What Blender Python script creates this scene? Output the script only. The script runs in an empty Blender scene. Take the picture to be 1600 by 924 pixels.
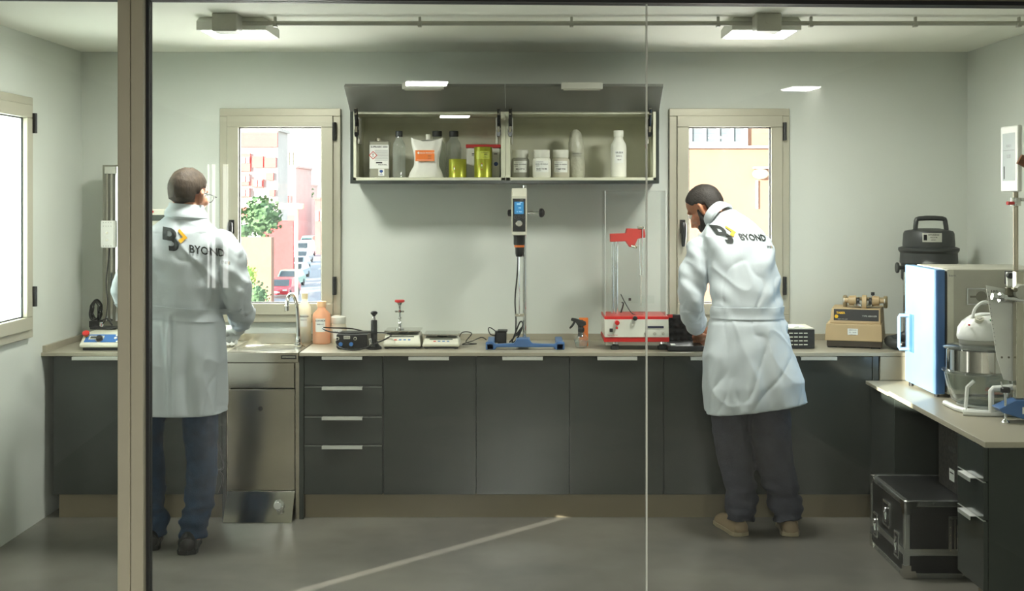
import bpy, math, random
from mathutils import Vector, Matrix, noise, Euler
from mathutils.bvhtree import BVHTree
random.seed(7)
PI = math.pi
scn = bpy.context.scene
C = scn.collection
# ------------------------------------------------------------------ camera
F = 1931.0; VX = 820.0; HY = 310.0; EYE = 1.73
cam_d = bpy.data.cameras.new('camera'); cam = bpy.data.objects.new('camera', cam_d); C.objects.link(cam)
cam.location = (0, 0, EYE); cam.rotation_euler = (PI/2, 0, 0)
cam_d.sensor_width = 36; cam_d.sensor_fit = 'HORIZONTAL'; cam_d.lens = F/1600*36
cam_d.shift_x = (800-VX)/1600; cam_d.shift_y = -(462-HY)/1600
cam_d.clip_start = .05; cam_d.clip_end = 1500
scn.camera = cam
# ------------------------------------------------------------------ look
scn.view_settings.view_transform = 'Standard'; scn.view_settings.look = 'None'
scn.view_settings.gamma = 1; scn.view_settings.use_curve_mapping = False
scn.view_settings.exposure = 0.33
scn.cycles.use_denoising = True
scn.cycles.max_bounces = 10; scn.cycles.diffuse_bounces = 5; scn.cycles.transparent_max_bounces = 24
scn.cycles.caustics_reflective = False; scn.cycles.caustics_refractive = False
scn.cycles.sample_clamp_indirect = 6
# ------------------------------------------------------------------ sky
w = bpy.data.worlds.new('sky'); scn.world = w; w.use_nodes = True
nt = w.node_tree; nt.nodes.clear()
out = nt.nodes.new('ShaderNodeOutputWorld'); bg = nt.nodes.new('ShaderNodeBackground')
tc = nt.nodes.new('ShaderNodeTexCoord'); sp = nt.nodes.new('ShaderNodeSeparateXYZ')
cr = nt.nodes.new('ShaderNodeValToRGB')
cr.color_ramp.elements[0].position = 0.0; cr.color_ramp.elements[0].color = (1, .97, .92, 1)
cr.color_ramp.elements[1].position = .6; cr.color_ramp.elements[1].color = (.62, .8, 1, 1)
nt.links.new(tc.outputs['Generated'], sp.inputs[0]); nt.links.new(sp.outputs['Z'], cr.inputs[0])
nt.links.new(cr.outputs[0], bg.inputs[0]); bg.inputs[1].default_value = 2.4
nt.links.new(bg.outputs[0], out.inputs[0])
# ------------------------------------------------------------------ lights
def sun(strength, heading, elev, ang, col):
    d = bpy.data.lights.new('sun', 'SUN'); d.energy = strength; d.angle = math.radians(ang); d.color = col
    o = bpy.data.objects.new('sun', d); C.objects.link(o)
    h = math.radians(heading); e = math.radians(elev)
    v = Vector((math.cos(h)*math.cos(e), math.sin(h)*math.cos(e), -math.sin(e)))
    o.rotation_euler = v.to_track_quat('-Z', 'Y').to_euler(); o.location = (-8, -8, 6)
sun(22, 46.3, 8, .35, (1, .95, .86))
def area(loc, rot, sx, sy, power, col=(1, 1, 1), spread=180):
    d = bpy.data.lights.new('daylight', 'AREA'); d.shape = 'RECTANGLE'; d.size = sx; d.size_y = sy
    d.energy = power; d.color = col; d.spread = math.radians(spread)
    o = bpy.data.objects.new('daylight', d); C.objects.link(o); o.location = loc; o.rotation_euler = rot
# daylight just outside the windows, shining in
area((-2.88, 5.9, 1.63), (0, -PI/2, 0), 1.2, 1.4, 420, (.90, .97, 1))
area((-1.43, 7.60, 1.63), (-PI/2, 0, 0), .6, 1.2, 40, (1, .98, .93))
area((1.2, 7.60, 1.63), (-PI/2, 0, 0), .6, 1.2, 34, (1, .95, .9))


# ------------------------------------------------------------------ helpers
def X(px, Y): return (px-VX)*Y/F
def Z(py, Y): return EYE-(py-HY)*Y/F
def P(px, py, Y): return Vector((X(px, Y), Y, Z(py, Y)))
def lin(c):
    c = c/255.0
    return c/12.92 if c <= .04045 else ((c+.055)/1.055)**2.4
MATS = {}
def mat(name, col, rough=.5, metal=0, var=.05, vs=8, bump=0, bs=60, coat=0, alpha=1, emis=0, spec=.5, stretch=None, sss=0, trans=0, varcol=None):
    m = bpy.data.materials.new(name); m.use_nodes = True; MATS[name] = m
    n = m.node_tree.nodes; l = m.node_tree.links; b = n['Principled BSDF']
    base = (lin(col[0]), lin(col[1]), lin(col[2]), 1)
    tcn = n.new('ShaderNodeTexCoord'); mp = n.new('ShaderNodeMapping'); l.new(tcn.outputs['Object'], mp.inputs[0])
    if stretch: mp.inputs['Scale'].default_value = stretch
    nz = n.new('ShaderNodeTexNoise'); nz.inputs['Scale'].default_value = vs; nz.inputs['Detail'].default_value = 4
    l.new(mp.outputs[0], nz.inputs['Vector'])
    mx = n.new('ShaderNodeMix'); mx.data_type = 'RGBA'
    mr = n.new('ShaderNodeMapRange'); mr.inputs[1].default_value = .35; mr.inputs[2].default_value = .65
    l.new(nz.outputs[0], mr.inputs[0]); l.new(mr.outputs[0], mx.inputs[0])
    if varcol: dk = (lin(varcol[0]), lin(varcol[1]), lin(varcol[2]), 1)
    else: dk = tuple(min(1, c*(1-var)) for c in base[:3])+(1,)
    lt = base if varcol else tuple(min(1, c*(1+var)) for c in base[:3])+(1,)
    mx.inputs[6].default_value = dk; mx.inputs[7].default_value = lt
    l.new(mx.outputs[2], b.inputs['Base Color'])
    b.inputs['Roughness'].default_value = rough; b.inputs['Metallic'].default_value = metal
    b.inputs['Specular IOR Level'].default_value = spec
    if coat: b.inputs['Coat Weight'].default_value = coat; b.inputs['Coat Roughness'].default_value = .06
    if alpha < 1: b.inputs['Alpha'].default_value = alpha
    if trans: b.inputs['Transmission Weight'].default_value = trans
    if sss: b.inputs['Subsurface Weight'].default_value = sss; b.inputs['Subsurface Scale'].default_value = .02
    if emis:
        b.inputs['Emission Color'].default_value = base; b.inputs['Emission Strength'].default_value = emis
    if bump:
        n2 = n.new('ShaderNodeTexNoise'); n2.inputs['Scale'].default_value = bs; n2.inputs['Detail'].default_value = 3
        l.new(mp.outputs[0], n2.inputs['Vector'])
        bp = n.new('ShaderNodeBump'); bp.inputs['Strength'].default_value = bump; bp.inputs['Distance'].default_value = .01
        l.new(n2.outputs[0], bp.inputs['Height']); l.new(bp.outputs[0], b.inputs['Normal'])
    return m
def glass(name, tint=(1, 1, 1), rough=.0, f0=.04, haze=0, hazecol=(1, 1, 1)):
    m = bpy.data.materials.new(name); m.use_nodes = True; MATS[name] = m
    n = m.node_tree.nodes; l = m.node_tree.links; n.remove(n['Principled BSDF'])
    o = n['Material Output']; t = n.new('ShaderNodeBsdfTransparent'); g = n.new('ShaderNodeBsdfGlossy')
    t.inputs[0].default_value = tint+(1,); g.inputs['Roughness'].default_value = rough
    lw = n.new('ShaderNodeLayerWeight'); lw.inputs[0].default_value = .5
    p = n.new('ShaderNodeMath'); p.operation = 'POWER'; p.inputs[1].default_value = 4; l.new(lw.outputs['Facing'], p.inputs[0])
    ma = n.new('ShaderNodeMath'); ma.operation = 'MULTIPLY_ADD'; ma.inputs[1].default_value = 1-f0; ma.inputs[2].default_value = f0
    l.new(p.outputs[0], ma.inputs[0])
    mx = n.new('ShaderNodeMixShader'); l.new(ma.outputs[0], mx.inputs[0]); l.new(t.outputs[0], mx.inputs[1]); l.new(g.outputs[0], mx.inputs[2])
    last = mx
    if haze:
        d = n.new('ShaderNodeBsdfDiffuse'); d.inputs[0].default_value = hazecol+(1,)
        tr = n.new('ShaderNodeBsdfTranslucent'); tr.inputs[0].default_value = hazecol+(1,)
        ad = n.new('ShaderNodeMixShader'); ad.inputs[0].default_value = .5
        l.new(d.outputs[0], ad.inputs[1]); l.new(tr.outputs[0], ad.inputs[2])
        m2 = n.new('ShaderNodeMixShader'); m2.inputs[0].default_value = haze
        l.new(mx.outputs[0], m2.inputs[1]); l.new(ad.outputs[0], m2.inputs[2]); last = m2
    l.new(last.outputs[0], o.inputs[0])
    return m
def emit(name, col, strength):
    m = bpy.data.materials.new(name); m.use_nodes = True; MATS[name] = m
    n = m.node_tree.nodes; l = m.node_tree.links; n.remove(n['Principled BSDF'])
    e = n.new('ShaderNodeEmission'); e.inputs[0].default_value = col+(1,); e.inputs[1].default_value = strength
    l.new(e.outputs[0], n['Material Output'].inputs[0]); return m

ORG = {}
def textmesh(s, size, bold=False):
    cu = bpy.data.curves.new('t', 'FONT'); cu.body = s; cu.size = size; cu.align_x = 'CENTER'; cu.align_y = 'CENTER'
    cu.resolution_u = 2
    if bold: cu.offset = size*.022
    ob = bpy.data.objects.new('t', cu); me = bpy.data.meshes.new_from_object(ob)
    v = [(p.co.x, p.co.y) for p in me.vertices]; f = [tuple(p.vertices) for p in me.polygons]
    bpy.data.objects.remove(ob); bpy.data.curves.remove(cu); bpy.data.meshes.remove(me)
    return v, f
class MB:
    def __init__(s, xf=None): s.v = []; s.f = []; s.mi = []; s.ms = []; s.xf = xf
    def _m(s, m):
        if m is None: return -1
        if isinstance(m, str): m = MATS[m]
        if m not in s.ms: s.ms.append(m)
        return s.ms.index(m)
    def add(s, vs, fs, m=None):
        k = len(s.v); xf = s.xf
        for p in vs:
            p = Vector(p); s.v.append(xf @ p if xf else p)
        i = s._m(m)
        for f in fs: s.f.append([a+k for a in f]); s.mi.append(i)
        return s
    def box(s, x0, x1, y0, y1, z0, z1, m=None):
        v = [(x, y, z) for z in (z0, z1) for y in (y0, y1) for x in (x0, x1)]
        return s.add(v, [(0, 2, 3, 1), (4, 5, 7, 6), (0, 1, 5, 4), (1, 3, 7, 5), (3, 2, 6, 7), (2, 0, 4, 6)], m)
    def cbox(s, c, d, m=None):
        return s.box(c[0]-d[0]/2, c[0]+d[0]/2, c[1]-d[1]/2, c[1]+d[1]/2, c[2]-d[2]/2, c[2]+d[2]/2, m)
    def loft(s, rings, m=None, caps=True, closed=False):
        n = len(rings[0]); v = [p for r in rings for p in r]; f = []
        K = len(rings)
        for i in range(K if closed else K-1):
            for j in range(n):
                a = i*n+j; b = i*n+(j+1) % n; i2 = (i+1) % K
                f.append((a, b, i2*n+(j+1) % n, i2*n+j))
        if caps and not closed: f.append(tuple(range(n))[::-1]); f.append(tuple((K-1)*n+j for j in range(n)))
        return s.add(v, f, m)
    def lathe(s, c, prof, n=28, m=None, sx=1, sy=1, axis='z'):
        rings = []
        for r, h in prof:
            ring = []
            for j in range(n):
                a = 2*PI*j/n; u = r*math.cos(a)*sx; v = r*math.sin(a)*sy
                if axis == 'z': ring.append((c[0]+u, c[1]+v, c[2]+h))
                elif axis == 'y': ring.append((c[0]+u, c[1]-h, c[2]+v))     # h towards the camera
                else: ring.append((c[0]-h, c[1]+v, c[2]+u))
            rings.append(ring)
        return s.loft(rings, m)
    def tube(s, pts, r, n=8, m=None, smooth=0, flat=1):
        pts = [Vector(p) for p in pts]
        rs = r if isinstance(r, (list, tuple)) else [r]*len(pts)
        if smooth:
            q = []; qr = []
            for i in range(len(pts)-1):
                p0 = pts[max(i-1, 0)]; p1 = pts[i]; p2 = pts[i+1]; p3 = pts[min(i+2, len(pts)-1)]
                for k in range(smooth):
                    t = k/smooth
                    q.append(.5*((2*p1)+(p2-p0)*t+(2*p0-5*p1+4*p2-p3)*t*t+(3*p1-p0-3*p2+p3)*t**3))
                    qr.append(rs[i]*(1-t)+rs[i+1]*t)
            q.append(pts[-1]); qr.append(rs[-1]); pts = q; rs = qr
        rings = []; up = None
        for i, p in enumerate(pts):
            d = (pts[min(i+1, len(pts)-1)]-pts[max(i-1, 0)])
            if d.length < 1e-9: d = Vector((0, 0, 1))
            d.normalize()
            if up is None: up = Vector((0, 0, 1)) if abs(d.z) < .9 else Vector((1, 0, 0))
            u = up-d*up.dot(d)
            if u.length < 1e-4: u = d.orthogonal()
            u.normalize(); up = u; v2 = d.cross(u)
            rings.append([p+(u*math.cos(2*PI*j/n)*flat+v2*math.sin(2*PI*j/n))*rs[i] for j in range(n)])
        return s.loft(rings, m)
    def cyl(s, a, b, r, r2=None, n=20, m=None): return s.tube([a, b], [r, r if r2 is None else r2], n, m)
    def ball(s, c, r, m=None, n=16, k=10):
        if not isinstance(r, (tuple, list)): r = (r, r, r)
        rings = []
        for i in range(1, k):
            t = PI*i/k
            rings.append([(c[0]+r[0]*math.sin(t)*math.cos(2*PI*j/n), c[1]+r[1]*math.sin(t)*math.sin(2*PI*j/n), c[2]-r[2]*math.cos(t)) for j in range(n)])
        return s.loft(rings, m)
    def prism(s, poly, a, b, axis='y', m=None):
        def q(u, v, t): return {'y': (u, t, v), 'x': (t, u, v), 'z': (u, v, t)}[axis]
        return s.loft([[q(u, v, a) for u, v in poly], [q(u, v, b) for u, v in poly]], m)
    def frame(s, x0, x1, z0, z1, t, y0, y1, m=None):
        s.box(x0, x1, y0, y1, z0, z0+t, m); s.box(x0, x1, y0, y1, z1-t, z1, m)
        s.box(x0, x0+t, y0, y1, z0+t, z1-t, m); return s.box(x1-t, x1, y0, y1, z0+t, z1-t, m)
    def text(s, t, size, warp, m=None, bold=False, sx=1):
        v, f = textmesh(t, size, bold); return s.add([warp(a*sx, b) for a, b in v], f, m)
    def rect(s, w, h, warp, m=None, nx=1, cx=0, cz=0):
        v = []; f = []
        for i in range(nx+1):
            for z in (-h/2, h/2): v.append(warp(cx-w/2+w*i/nx, cz+z))
        for i in range(nx): f.append((2*i, 2*i+2, 2*i+3, 2*i+1))
        return s.add(v, f, m)
    def build(s, name, m=None, parent=None, bevel=0, smooth=False, org=None, seg=2):
        k_ = 0
        if m is not None: k_ = s._m(m)
        s.mi = [k_ if i < 0 else i for i in s.mi]
        if parent is not None: org = ORG[parent.name]
        if org is None:
            xs = [p.x for p in s.v]; ys = [p.y for p in s.v]; zs = [p.z for p in s.v]
            org = Vector(((min(xs)+max(xs))/2, (min(ys)+max(ys))/2, min(zs)))
        org = Vector(org)
        me = bpy.data.meshes.new(name); me.from_pydata([p-org for p in s.v], [], s.f)
        for x in s.ms: me.materials.append(x)
        me.polygons.foreach_set('material_index', s.mi)
        me.validate(); me.update()
        import bmesh
        bm = bmesh.new(); bm.from_mesh(me); bmesh.ops.recalc_face_normals(bm, faces=bm.faces); bm.to_mesh(me); bm.free()
        if smooth:
            me.polygons.foreach_set('use_smooth', [True]*len(me.polygons)); me.set_sharp_from_angle(angle=math.radians(35))
        o = bpy.data.objects.new(name, me); C.objects.link(o)
        if parent is not None: o.parent = parent
        else: o.location = org
        ORG[o.name] = org
        if bevel:
            b = o.modifiers.new('bevel', 'BEVEL'); b.width = bevel; b.segments = seg; b.limit_method = 'ANGLE'; b.angle_limit = math.radians(40)
        return o
def thing(name, label, cat, loc, group=None):
    o = bpy.data.objects.new(name, None); C.objects.link(o); o.location = loc; o.empty_display_size = .05
    ORG[o.name] = Vector(loc); return tag(o, label, cat, group)
def tag(o, label, cat, group=None, kind=None):
    if label: o['label'] = label
    if cat: o['category'] = cat
    if group: o['group'] = group
    if kind: o['kind'] = kind
    return o
def struct(o): o['kind'] = 'structure'; return o
def front(cx, cz, y, k=1):            # a flat panel facing the camera at depth y
    return lambda u, v: (cx+u*k, y, cz+v*k)
def wrap(cx, cy, cz, r, eps=.0006):   # round a vertical cylinder, centred on its camera side
    return lambda u, v: (cx+(r+eps)*math.sin(u/r), cy-(r+eps)*math.cos(u/r), cz+v)

# ------------------------------------------------------------------ materials
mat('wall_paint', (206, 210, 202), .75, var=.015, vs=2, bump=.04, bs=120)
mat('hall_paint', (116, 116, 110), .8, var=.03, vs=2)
mat('ceiling_paint', (232, 232, 220), .8, var=.02, vs=2, bump=.05, bs=90)
mat('alu', (174, 170, 152), .42, .25, var=.02)
mat('alu_dark', (120, 118, 104), .45, .25, var=.03)
mat('mullion', (178, 172, 150), .45, .15, var=.02)
mat('rubber', (14, 14, 14), .6)
mat('black', (20, 21, 21), .42)
mat('black_gloss', (12, 13, 14), .18)
mat('cab', (50, 55, 51), .16, var=.03, vs=3, spec=.5)
mat('cab_carcass', (58, 62, 58), .4)
mat('edge_band', (186, 190, 182), .35, .3)
mat('handle', (205, 207, 200), .3, .6)
mat('worktop', (160, 154, 136), .36, var=.03, vs=220)
mat('plinth', (124, 114, 92), .55, var=.04, vs=3)
mat('steel', (204, 197, 180), .2, 1, var=.02, vs=3)
mat('steel_bright', (205, 203, 196), .12, 1)
mat('chrome', (225, 226, 226), .07, 1)
mat('white_plastic', (226, 227, 220), .35)
mat('grey_plastic', (176, 176, 164), .45)
mat('offwhite', (210, 209, 192), .45)
mat('shelf_white', (200, 200, 178), .5)
mat('screen', (70, 76, 70), .15)
mat('blue', (60, 108, 170), .4)
mat('red', (190, 38, 34), .4)
mat('dark_text', (25, 26, 28), .6, var=0)
mat('grey_text', (110, 112, 110), .6, var=0)
mat('paper', (226, 228, 222), .6)
mat('orange', (226, 118, 44), .5)
mat('yellow', (240, 190, 20), .5)
mat('blue_text', (30, 70, 140), .6)
mat('pole', (172, 164, 146), .28, .8)
glass('glass_pane', (.985, 1, .985), 0, .022)
glass('window_glass', (.99, 1, .995), 0, .04)
glass('clear_plastic', (.985, .99, .985), .04, .02, .01, (.9, .92, .9))
glass('clear_glass', (.93, .96, .95), .02, .10, .03, (.9, .92, .92))
glass('bottle_clear', (.9, .93, .91), .05, .08, .22, (.8, .82, .78))
glass('frosted', (.5, .52, .5), .2, .04, .9, (.93, .98, .95))
glass('bottle_white', (.6, .6, .55), .3, .04, .8, (.93, .88, .74))
glass('bottle_orange', (.7, .5, .4), .3, .04, .8, (.95, .60, .40))
# polished concrete
m = mat('concrete', (120, 117, 109), .23, var=.1, vs=1.3, bump=.03, bs=14, varcol=(98, 96, 90))
# ================================================================== the setting
CEIL = 2.59; XL = -2.6; XR = 2.6; YB = 7.26; YR = -7.0
FR = 6.66                                     # plane of the cabinet fronts
struct(MB().box(XL-.3, XR+.3, YR-.3, YB+.3, -.2, 0).build('floor', 'concrete'))
struct(MB().box(XL-.3, XR+.3, YR-.3, YB+.3, CEIL, CEIL+.2).build('ceiling', 'ceiling_paint'))
def wall_y(name, y0, y1, x0, x1, holes, m='wall_paint'):
    mb = MB(); cur = x0
    for a, b, c, d in sorted(holes):
        mb.box(cur, a, y0, y1, 0, CEIL); mb.box(a, b, y0, y1, 0, c); mb.box(a, b, y0, y1, d, CEIL); cur = b
    mb.box(cur, x1, y0, y1, 0, CEIL); return struct(mb.build(name, m))
def wall_x(name, x0, x1, y0, y1, holes, m='wall_paint'):
    mb = MB(); cur = y0
    for a, b, c, d in sorted(holes):
        mb.box(x0, x1, cur, a, 0, CEIL); mb.box(x0, x1, a, b, 0, c); mb.box(x0, x1, a, b, d, CEIL); cur = b
    mb.box(x0, x1, cur, y1, 0, CEIL); return struct(mb.build(name, m))
W1 = (X(350, YB), X(528, YB), 1.02, 2.24); W2 = (X(1050, YB), X(1227, YB), 1.02, 2.24)
wall_y('wall_back', YB, YB+.25, XL-.25, XR+.25, [W1, W2])
SLIT = (3.455, 3.797, .0, .62); SUN_GAP = (.965, 1.78, 1.60, 2.40)  # unseen openings, added to let in sun for the floor streak and oven door
wall_x('wall_left', XL-.25, XL, 3.44, YB, [(5.79, 6.43, 1.02, 2.24), SLIT])
wall_x('wall_hall_left', XL-.25, XL, YR, 3.439, [SUN_GAP], 'hall_paint')
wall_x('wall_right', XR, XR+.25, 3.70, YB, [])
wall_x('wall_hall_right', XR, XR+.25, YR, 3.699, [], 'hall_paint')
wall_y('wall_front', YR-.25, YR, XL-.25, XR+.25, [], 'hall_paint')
# windows, built facing -y then turned where needed
def window(name, xf, W, H, frosted=False, handle=True, sill=False):
    """local: u 0..W along x, z 0..H, room side is -y"""
    e = struct(bpy.data.objects.new(name, None)); C.objects.link(e)
    e.location = xf @ Vector((W/2, 0, 0)); ORG[e.name] = e.location.copy()
    MB(xf).frame(0, W, 0, H, .045, -.03, .06).build('outer_frame', 'alu', e, .003)
    s = MB(xf).frame(.044, W-.042, .044, H-.042, .068, -.045, .03).build('sash', 'alu', e, .004)
    g = MB(xf).frame(.112, W-.11, .112, H-.11, .006, -.02, .0).build('gasket', 'rubber', e)
    MB(xf).box(.110, W-.108, -.012, -.004, .110, H-.108).build('pane', 'frosted' if frosted else 'window_glass', e)
    for z in (.10, .85):
        h = MB(xf); z0 = z*H if z > .5 else .09*H+.05
        h.box(W-.043, W-.022, -.058, -.03, z0, z0+.105); h.cyl((W-.032, -.055, z0), (W-.032, -.055, z0+.105), .009, n=12)
        h.build('hinge', 'black', e, .002)
    if handle:
        h = MB(xf); hx = .075; hz = H*.44
        h.box(hx-.015, hx+.015, -.056, -.044, hz-.03, hz+.05); h.cyl((hx, -.056, hz+.02), (hx, -.085, hz+.02), .012, n=14)
        h.tube([(hx, -.088, hz+.035), (hx, -.094, hz), (hx, -.094, hz-.06), (hx, -.09, hz-.105)], [.014, .018, .015, .009], 10, smooth=3)
        h.build('window_handle', 'black', e, .002, True)
    return e
window('window_1', Matrix.Translation((X(345, YB), YB, 1.004)), X(533, YB)-X(345, YB), 1.252)
window('window_2', Matrix.Translation((X(1045, YB), YB, 1.004)), X(1232, YB)-X(1045, YB), 1.252)
window('window_3', Matrix.Translation((XL, 5.76, 1.004)) @ Matrix.Rotation(PI/2, 4, 'Z'), .70, 1.252, True, False)
# the glazed partition between corridor and lab: slightly turned
PA = math.atan(.048); PX = Matrix.Translation((0, 3.575, 0)) @ Matrix.Rotation(PA, 4, 'Z')
def inv(p): return PX.inverted() @ Vector(p)
def local_x(px):                              # where the sight line of column px meets the partition plane
    t = (px-VX)/F; y = 3.575/(1-.048*t); return (t*y)/math.cos(PA)
m0, m1 = local_x(191), local_x(231)
struct(MB(PX).box(m0, (m0+m1)/2-.0005, -.05, .05, 0, 2.30).box((m0+m1)/2+.0005, m1, -.05, .05, 0, 2.30).build('trim_1', 'mullion', None, .003))
struct(MB(PX).box(m1, m1+.008, -.02, .02, 0, 2.30).build('trim_2', 'rubber'))
struct(MB(PX).box(-2.75, 2.75, -.06, .06, 2.306, CEIL).build('trim_3', 'mullion', None, .003))
struct(MB(PX).box(-2.60, 2.62, -.03, .03, 2.294, 2.306).build('trim_4', 'rubber'))
j = local_x(1010)
struct(MB(PX).box(-2.58, m0, -.005, .005, .0, 2.294).build('window_4', 'glass_pane'))
struct(MB(PX).box(m1+.008, j-.0025, -.005, .005, .0, 2.294).build('window_5', 'glass_pane'))
struct(MB(PX).box(j+.0025, 2.62, -.005, .005, .0, 2.294).build('window_6', 'glass_pane'))
mat('silicone', (226, 228, 216), .3, alpha=.75)
struct(MB(PX).box(j-.0024, j+.0024, -.0055, .0055, .0, 2.294).build('trim_5', 'silicone'))
# ceiling lights
emit('panel_light', (1, 1, .95), 7)
emit('panel_light_hall', (1, 1, .94), 34)
def ceiling_panel(cx, cy, label, group, mt, rotz=0, power=0):
    t = thing('ceiling_light', label, 'light', (cx, cy, CEIL-.06), group)
    xf = Matrix.Translation((cx, cy, CEIL)) @ Matrix.Rotation(rotz, 4, 'Z'); h = .165
    mb = MB(xf); mb.loft([[(-h+.012, -h+.012, -.0), (h-.012, -h+.012, 0), (h-.012, h-.012, 0), (-h+.012, h-.012, 0)],
                           [(-h, -h, -.02), (h, -h, -.02), (h, h, -.02), (-h, h, -.02)], [(-h, -h, -.062), (h, -h, -.062), (h, h, -.062), (-h, h, -.062)]])
    mb.build('housing', 'white_plastic', t, .003)
    MB(xf).box(-h+.02, h-.02, -h+.02, h-.02, -.065, -.0625).build('diffuser', mt, t)
    if power:
        d = bpy.data.lights.new('panel_lamp', 'AREA'); d.size = .28; d.energy = power; d.color = (1, .99, .93)
        o = bpy.data.objects.new('panel_lamp', d); C.objects.link(o); o.location = (cx, cy, CEIL-.07)
for px, lab in ((372, 'square surface-mounted ceiling light above the left window'), (1189, 'square surface-mounted ceiling light above the right window')):
    cx = X(px, 6.0); ceiling_panel(cx, 6.02, lab, 'lab ceiling lights', 'panel_light', 0, 24)
    bx = X(355 if px < 800 else 1198, 5.78)
    jb = thing('junction_box', 'grey plastic junction box beside the '+('left' if px < 800 else 'right')+' ceiling light', 'junction box', (bx, 5.78, CEIL-.085), 'junction boxes on the lab ceiling')
    MB().box(bx-.058, bx+.058, 5.72, 5.84, CEIL-.085, CEIL).build('box_body', 'grey_plastic', jb, .006)
    MB().cyl((bx-.005, 5.72, CEIL-.04), (bx-.005, 5.716, CEIL-.04), .012).build('knockout', 'grey_plastic', jb)
cz = CEIL-.03
cd = thing('conduit', 'long grey conduit pipe clipped along the lab ceiling', 'conduit', (0, 5.86, cz))
MB().cyl((X(375, 5.86), 5.86, cz), (XR, 5.86, cz), .0115, n=14).build('pipe', 'grey_plastic', cd, 0, True)
for px in (430, 656, 893, 1122, 1267, 1430, 1592):
    x = X(px, 5.86); MB().box(x-.009, x+.009, 5.843, 5.877, cz-.018, cz+.0).box(x-.006, x+.006, 5.85, 5.87, cz, CEIL).build('pipe_clip', 'grey_plastic', cd, .002)
# hall behind the camera: its ceiling lights show mirrored in the partition
def hall(v):                                   # real place of a light whose mirror image stands at v
    l = inv(v); return PX @ Vector((l.x, -l.y, l.z))
for vx, vy, nm in ((-.68, 8.55, 'near left'), (2.04, 8.95, 'near right'), (-.68, 12.0, 'far left'), (2.06, 12.6, 'far right')):
    p = hall((vx, vy, 0)); ceiling_panel(p.x, p.y, 'square hall ceiling light mirrored in the glass, '+nm+' one', 'hall ceiling lights', 'panel_light_hall', 0, 165)
# added glowing upright in the hall, there only to mirror bright strips in the partition
emit('added_glow', (1, 1, .95), 9)
p0, p1 = hall((X(322, 13.7), 13.7, 0)), hall((X(356, 13.7), 13.7, 0)); cxh = (p0.x+p1.x)/2; yh = YR+.001; zl, zh2 = .73, 2.11
t = thing('added_hall_light', 'added unseen hall light whose mirrored strips cross the man at the sink', 'light', (cxh, yh, zl))
MB().box(cxh-.13, cxh+.13, yh, yh+.05, zl-.02, zh2+.02).build('housing', 'white_plastic', t, .004)
for a, b in ((322, 325), (329, 334), (346, 354)):
    xa = cxh-.5*(p1.x-p0.x)+(a-322)/34*(p1.x-p0.x); xb = cxh-.5*(p1.x-p0.x)+(b-322)/34*(p1.x-p0.x)
    MB().box(min(xa, xb), max(xa, xb), yh+.0502, yh+.056, zl, zh2).build('added_strip', 'added_glow', t)
# ================================================================== fitted furniture
def handle(parent, x0, x1, z, y=FR-.018):
    MB().box(x0, x1, y-.012, y-.008, z-.016, z).box(x0, x1, y-.012, y+.018, z-.003, z).build('handle', 'handle', parent, .001)
ZT, ZBm = .878, .133
def base_unit(pa, pb, ph, label):
    xa, xb = X(pa, FR), X(pb, FR)
    t = thing('base_cabinet', label, 'cabinet', ((xa+xb)/2, 6.95, ZBm), 'dark grey base cabinets')
    MB().box(xa+.001, xb-.001, FR+.02, 7.25, ZBm, ZT).build('body', 'cab_carcass', t)
    MB().box(xa+.0015, xb-.0015, FR, FR+.019, ZBm, ZT-.003).build('door', 'cab', t, .001)
    if ph: MB().box(X(ph[0], FR), X(ph[1], FR), FR-.028, FR-.001, ZT-.004, ZT+.0005).box(X(ph[0], FR), X(ph[1], FR), FR-.03, FR-.026, ZT-.018, ZT+.0005).build('handle', 'handle', t, .001)
base_unit(83, 217, (115, 189), 'dark grey base cabinet door in the left corner under the force stand')
base_unit(217, 347, None, 'dark grey base cabinet behind the legs of the man at the sink')
base_unit(599, 744, (639, 702), 'dark grey base cabinet right of the drawers, under the scales')
base_unit(744, 890, (785, 848), 'dark grey base cabinet directly under the overhead stirrer')
base_unit(890, 1037, (933, 995), 'dark grey base cabinet under the red and white tester')
base_unit(1037, 1200, (1078, 1140), 'dark grey base cabinet just left of the leaning man, partly behind him')
base_unit(1200, 1363, (1250, 1306), 'dark grey base cabinet right of the leaning man, under the abraser')
t = thing('drawer_cabinet', 'dark grey cabinet with four drawers right of the steel sink', 'cabinet', (X(537, FR), 6.95, ZBm))
MB().box(X(475, FR), X(598, FR), FR+.02, 7.25, ZBm, ZT).build('body', 'cab_carcass', t)
for a, b in ((557, 602), (604, 649), (651, 694), (696, 773)):
    d = MB().box(X(475.5, FR), X(597.5, FR), FR, FR+.019, Z(b, FR), Z(a, FR)-.003).build('drawer', 'cab', t, .001)
    z = Z(a, FR); h = MB().box(X(504, FR), X(567, FR), FR-.028, FR-.001, z-.004, z+.0005).box(X(504, FR), X(567, FR), FR-.03, FR-.026, z-.016, z+.0005)
    h.build('handle', 'handle', d, .001)
    if a > 560: MB().box(X(476, FR), X(597, FR), FR-.0015, FR+.005, z-.0045, z-.003).build('edge_strip', 'edge_band', d)
for pa, pb, lab in ((347.5, 353, 'narrow dark end panel left of the steel sink unit'), (467.5, 474.5, 'narrow dark end panel right of the steel sink unit'), (1363.5, 1372.5, 'narrow dark end panel where the run meets the side counter')):
    tag(MB().box(X(pa, FR), X(pb, FR), FR-.004, 7.25, 0 if pa < 1000 else ZBm, ZT).build('end_panel', 'cab', None, .001), lab, 'panel')
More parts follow.
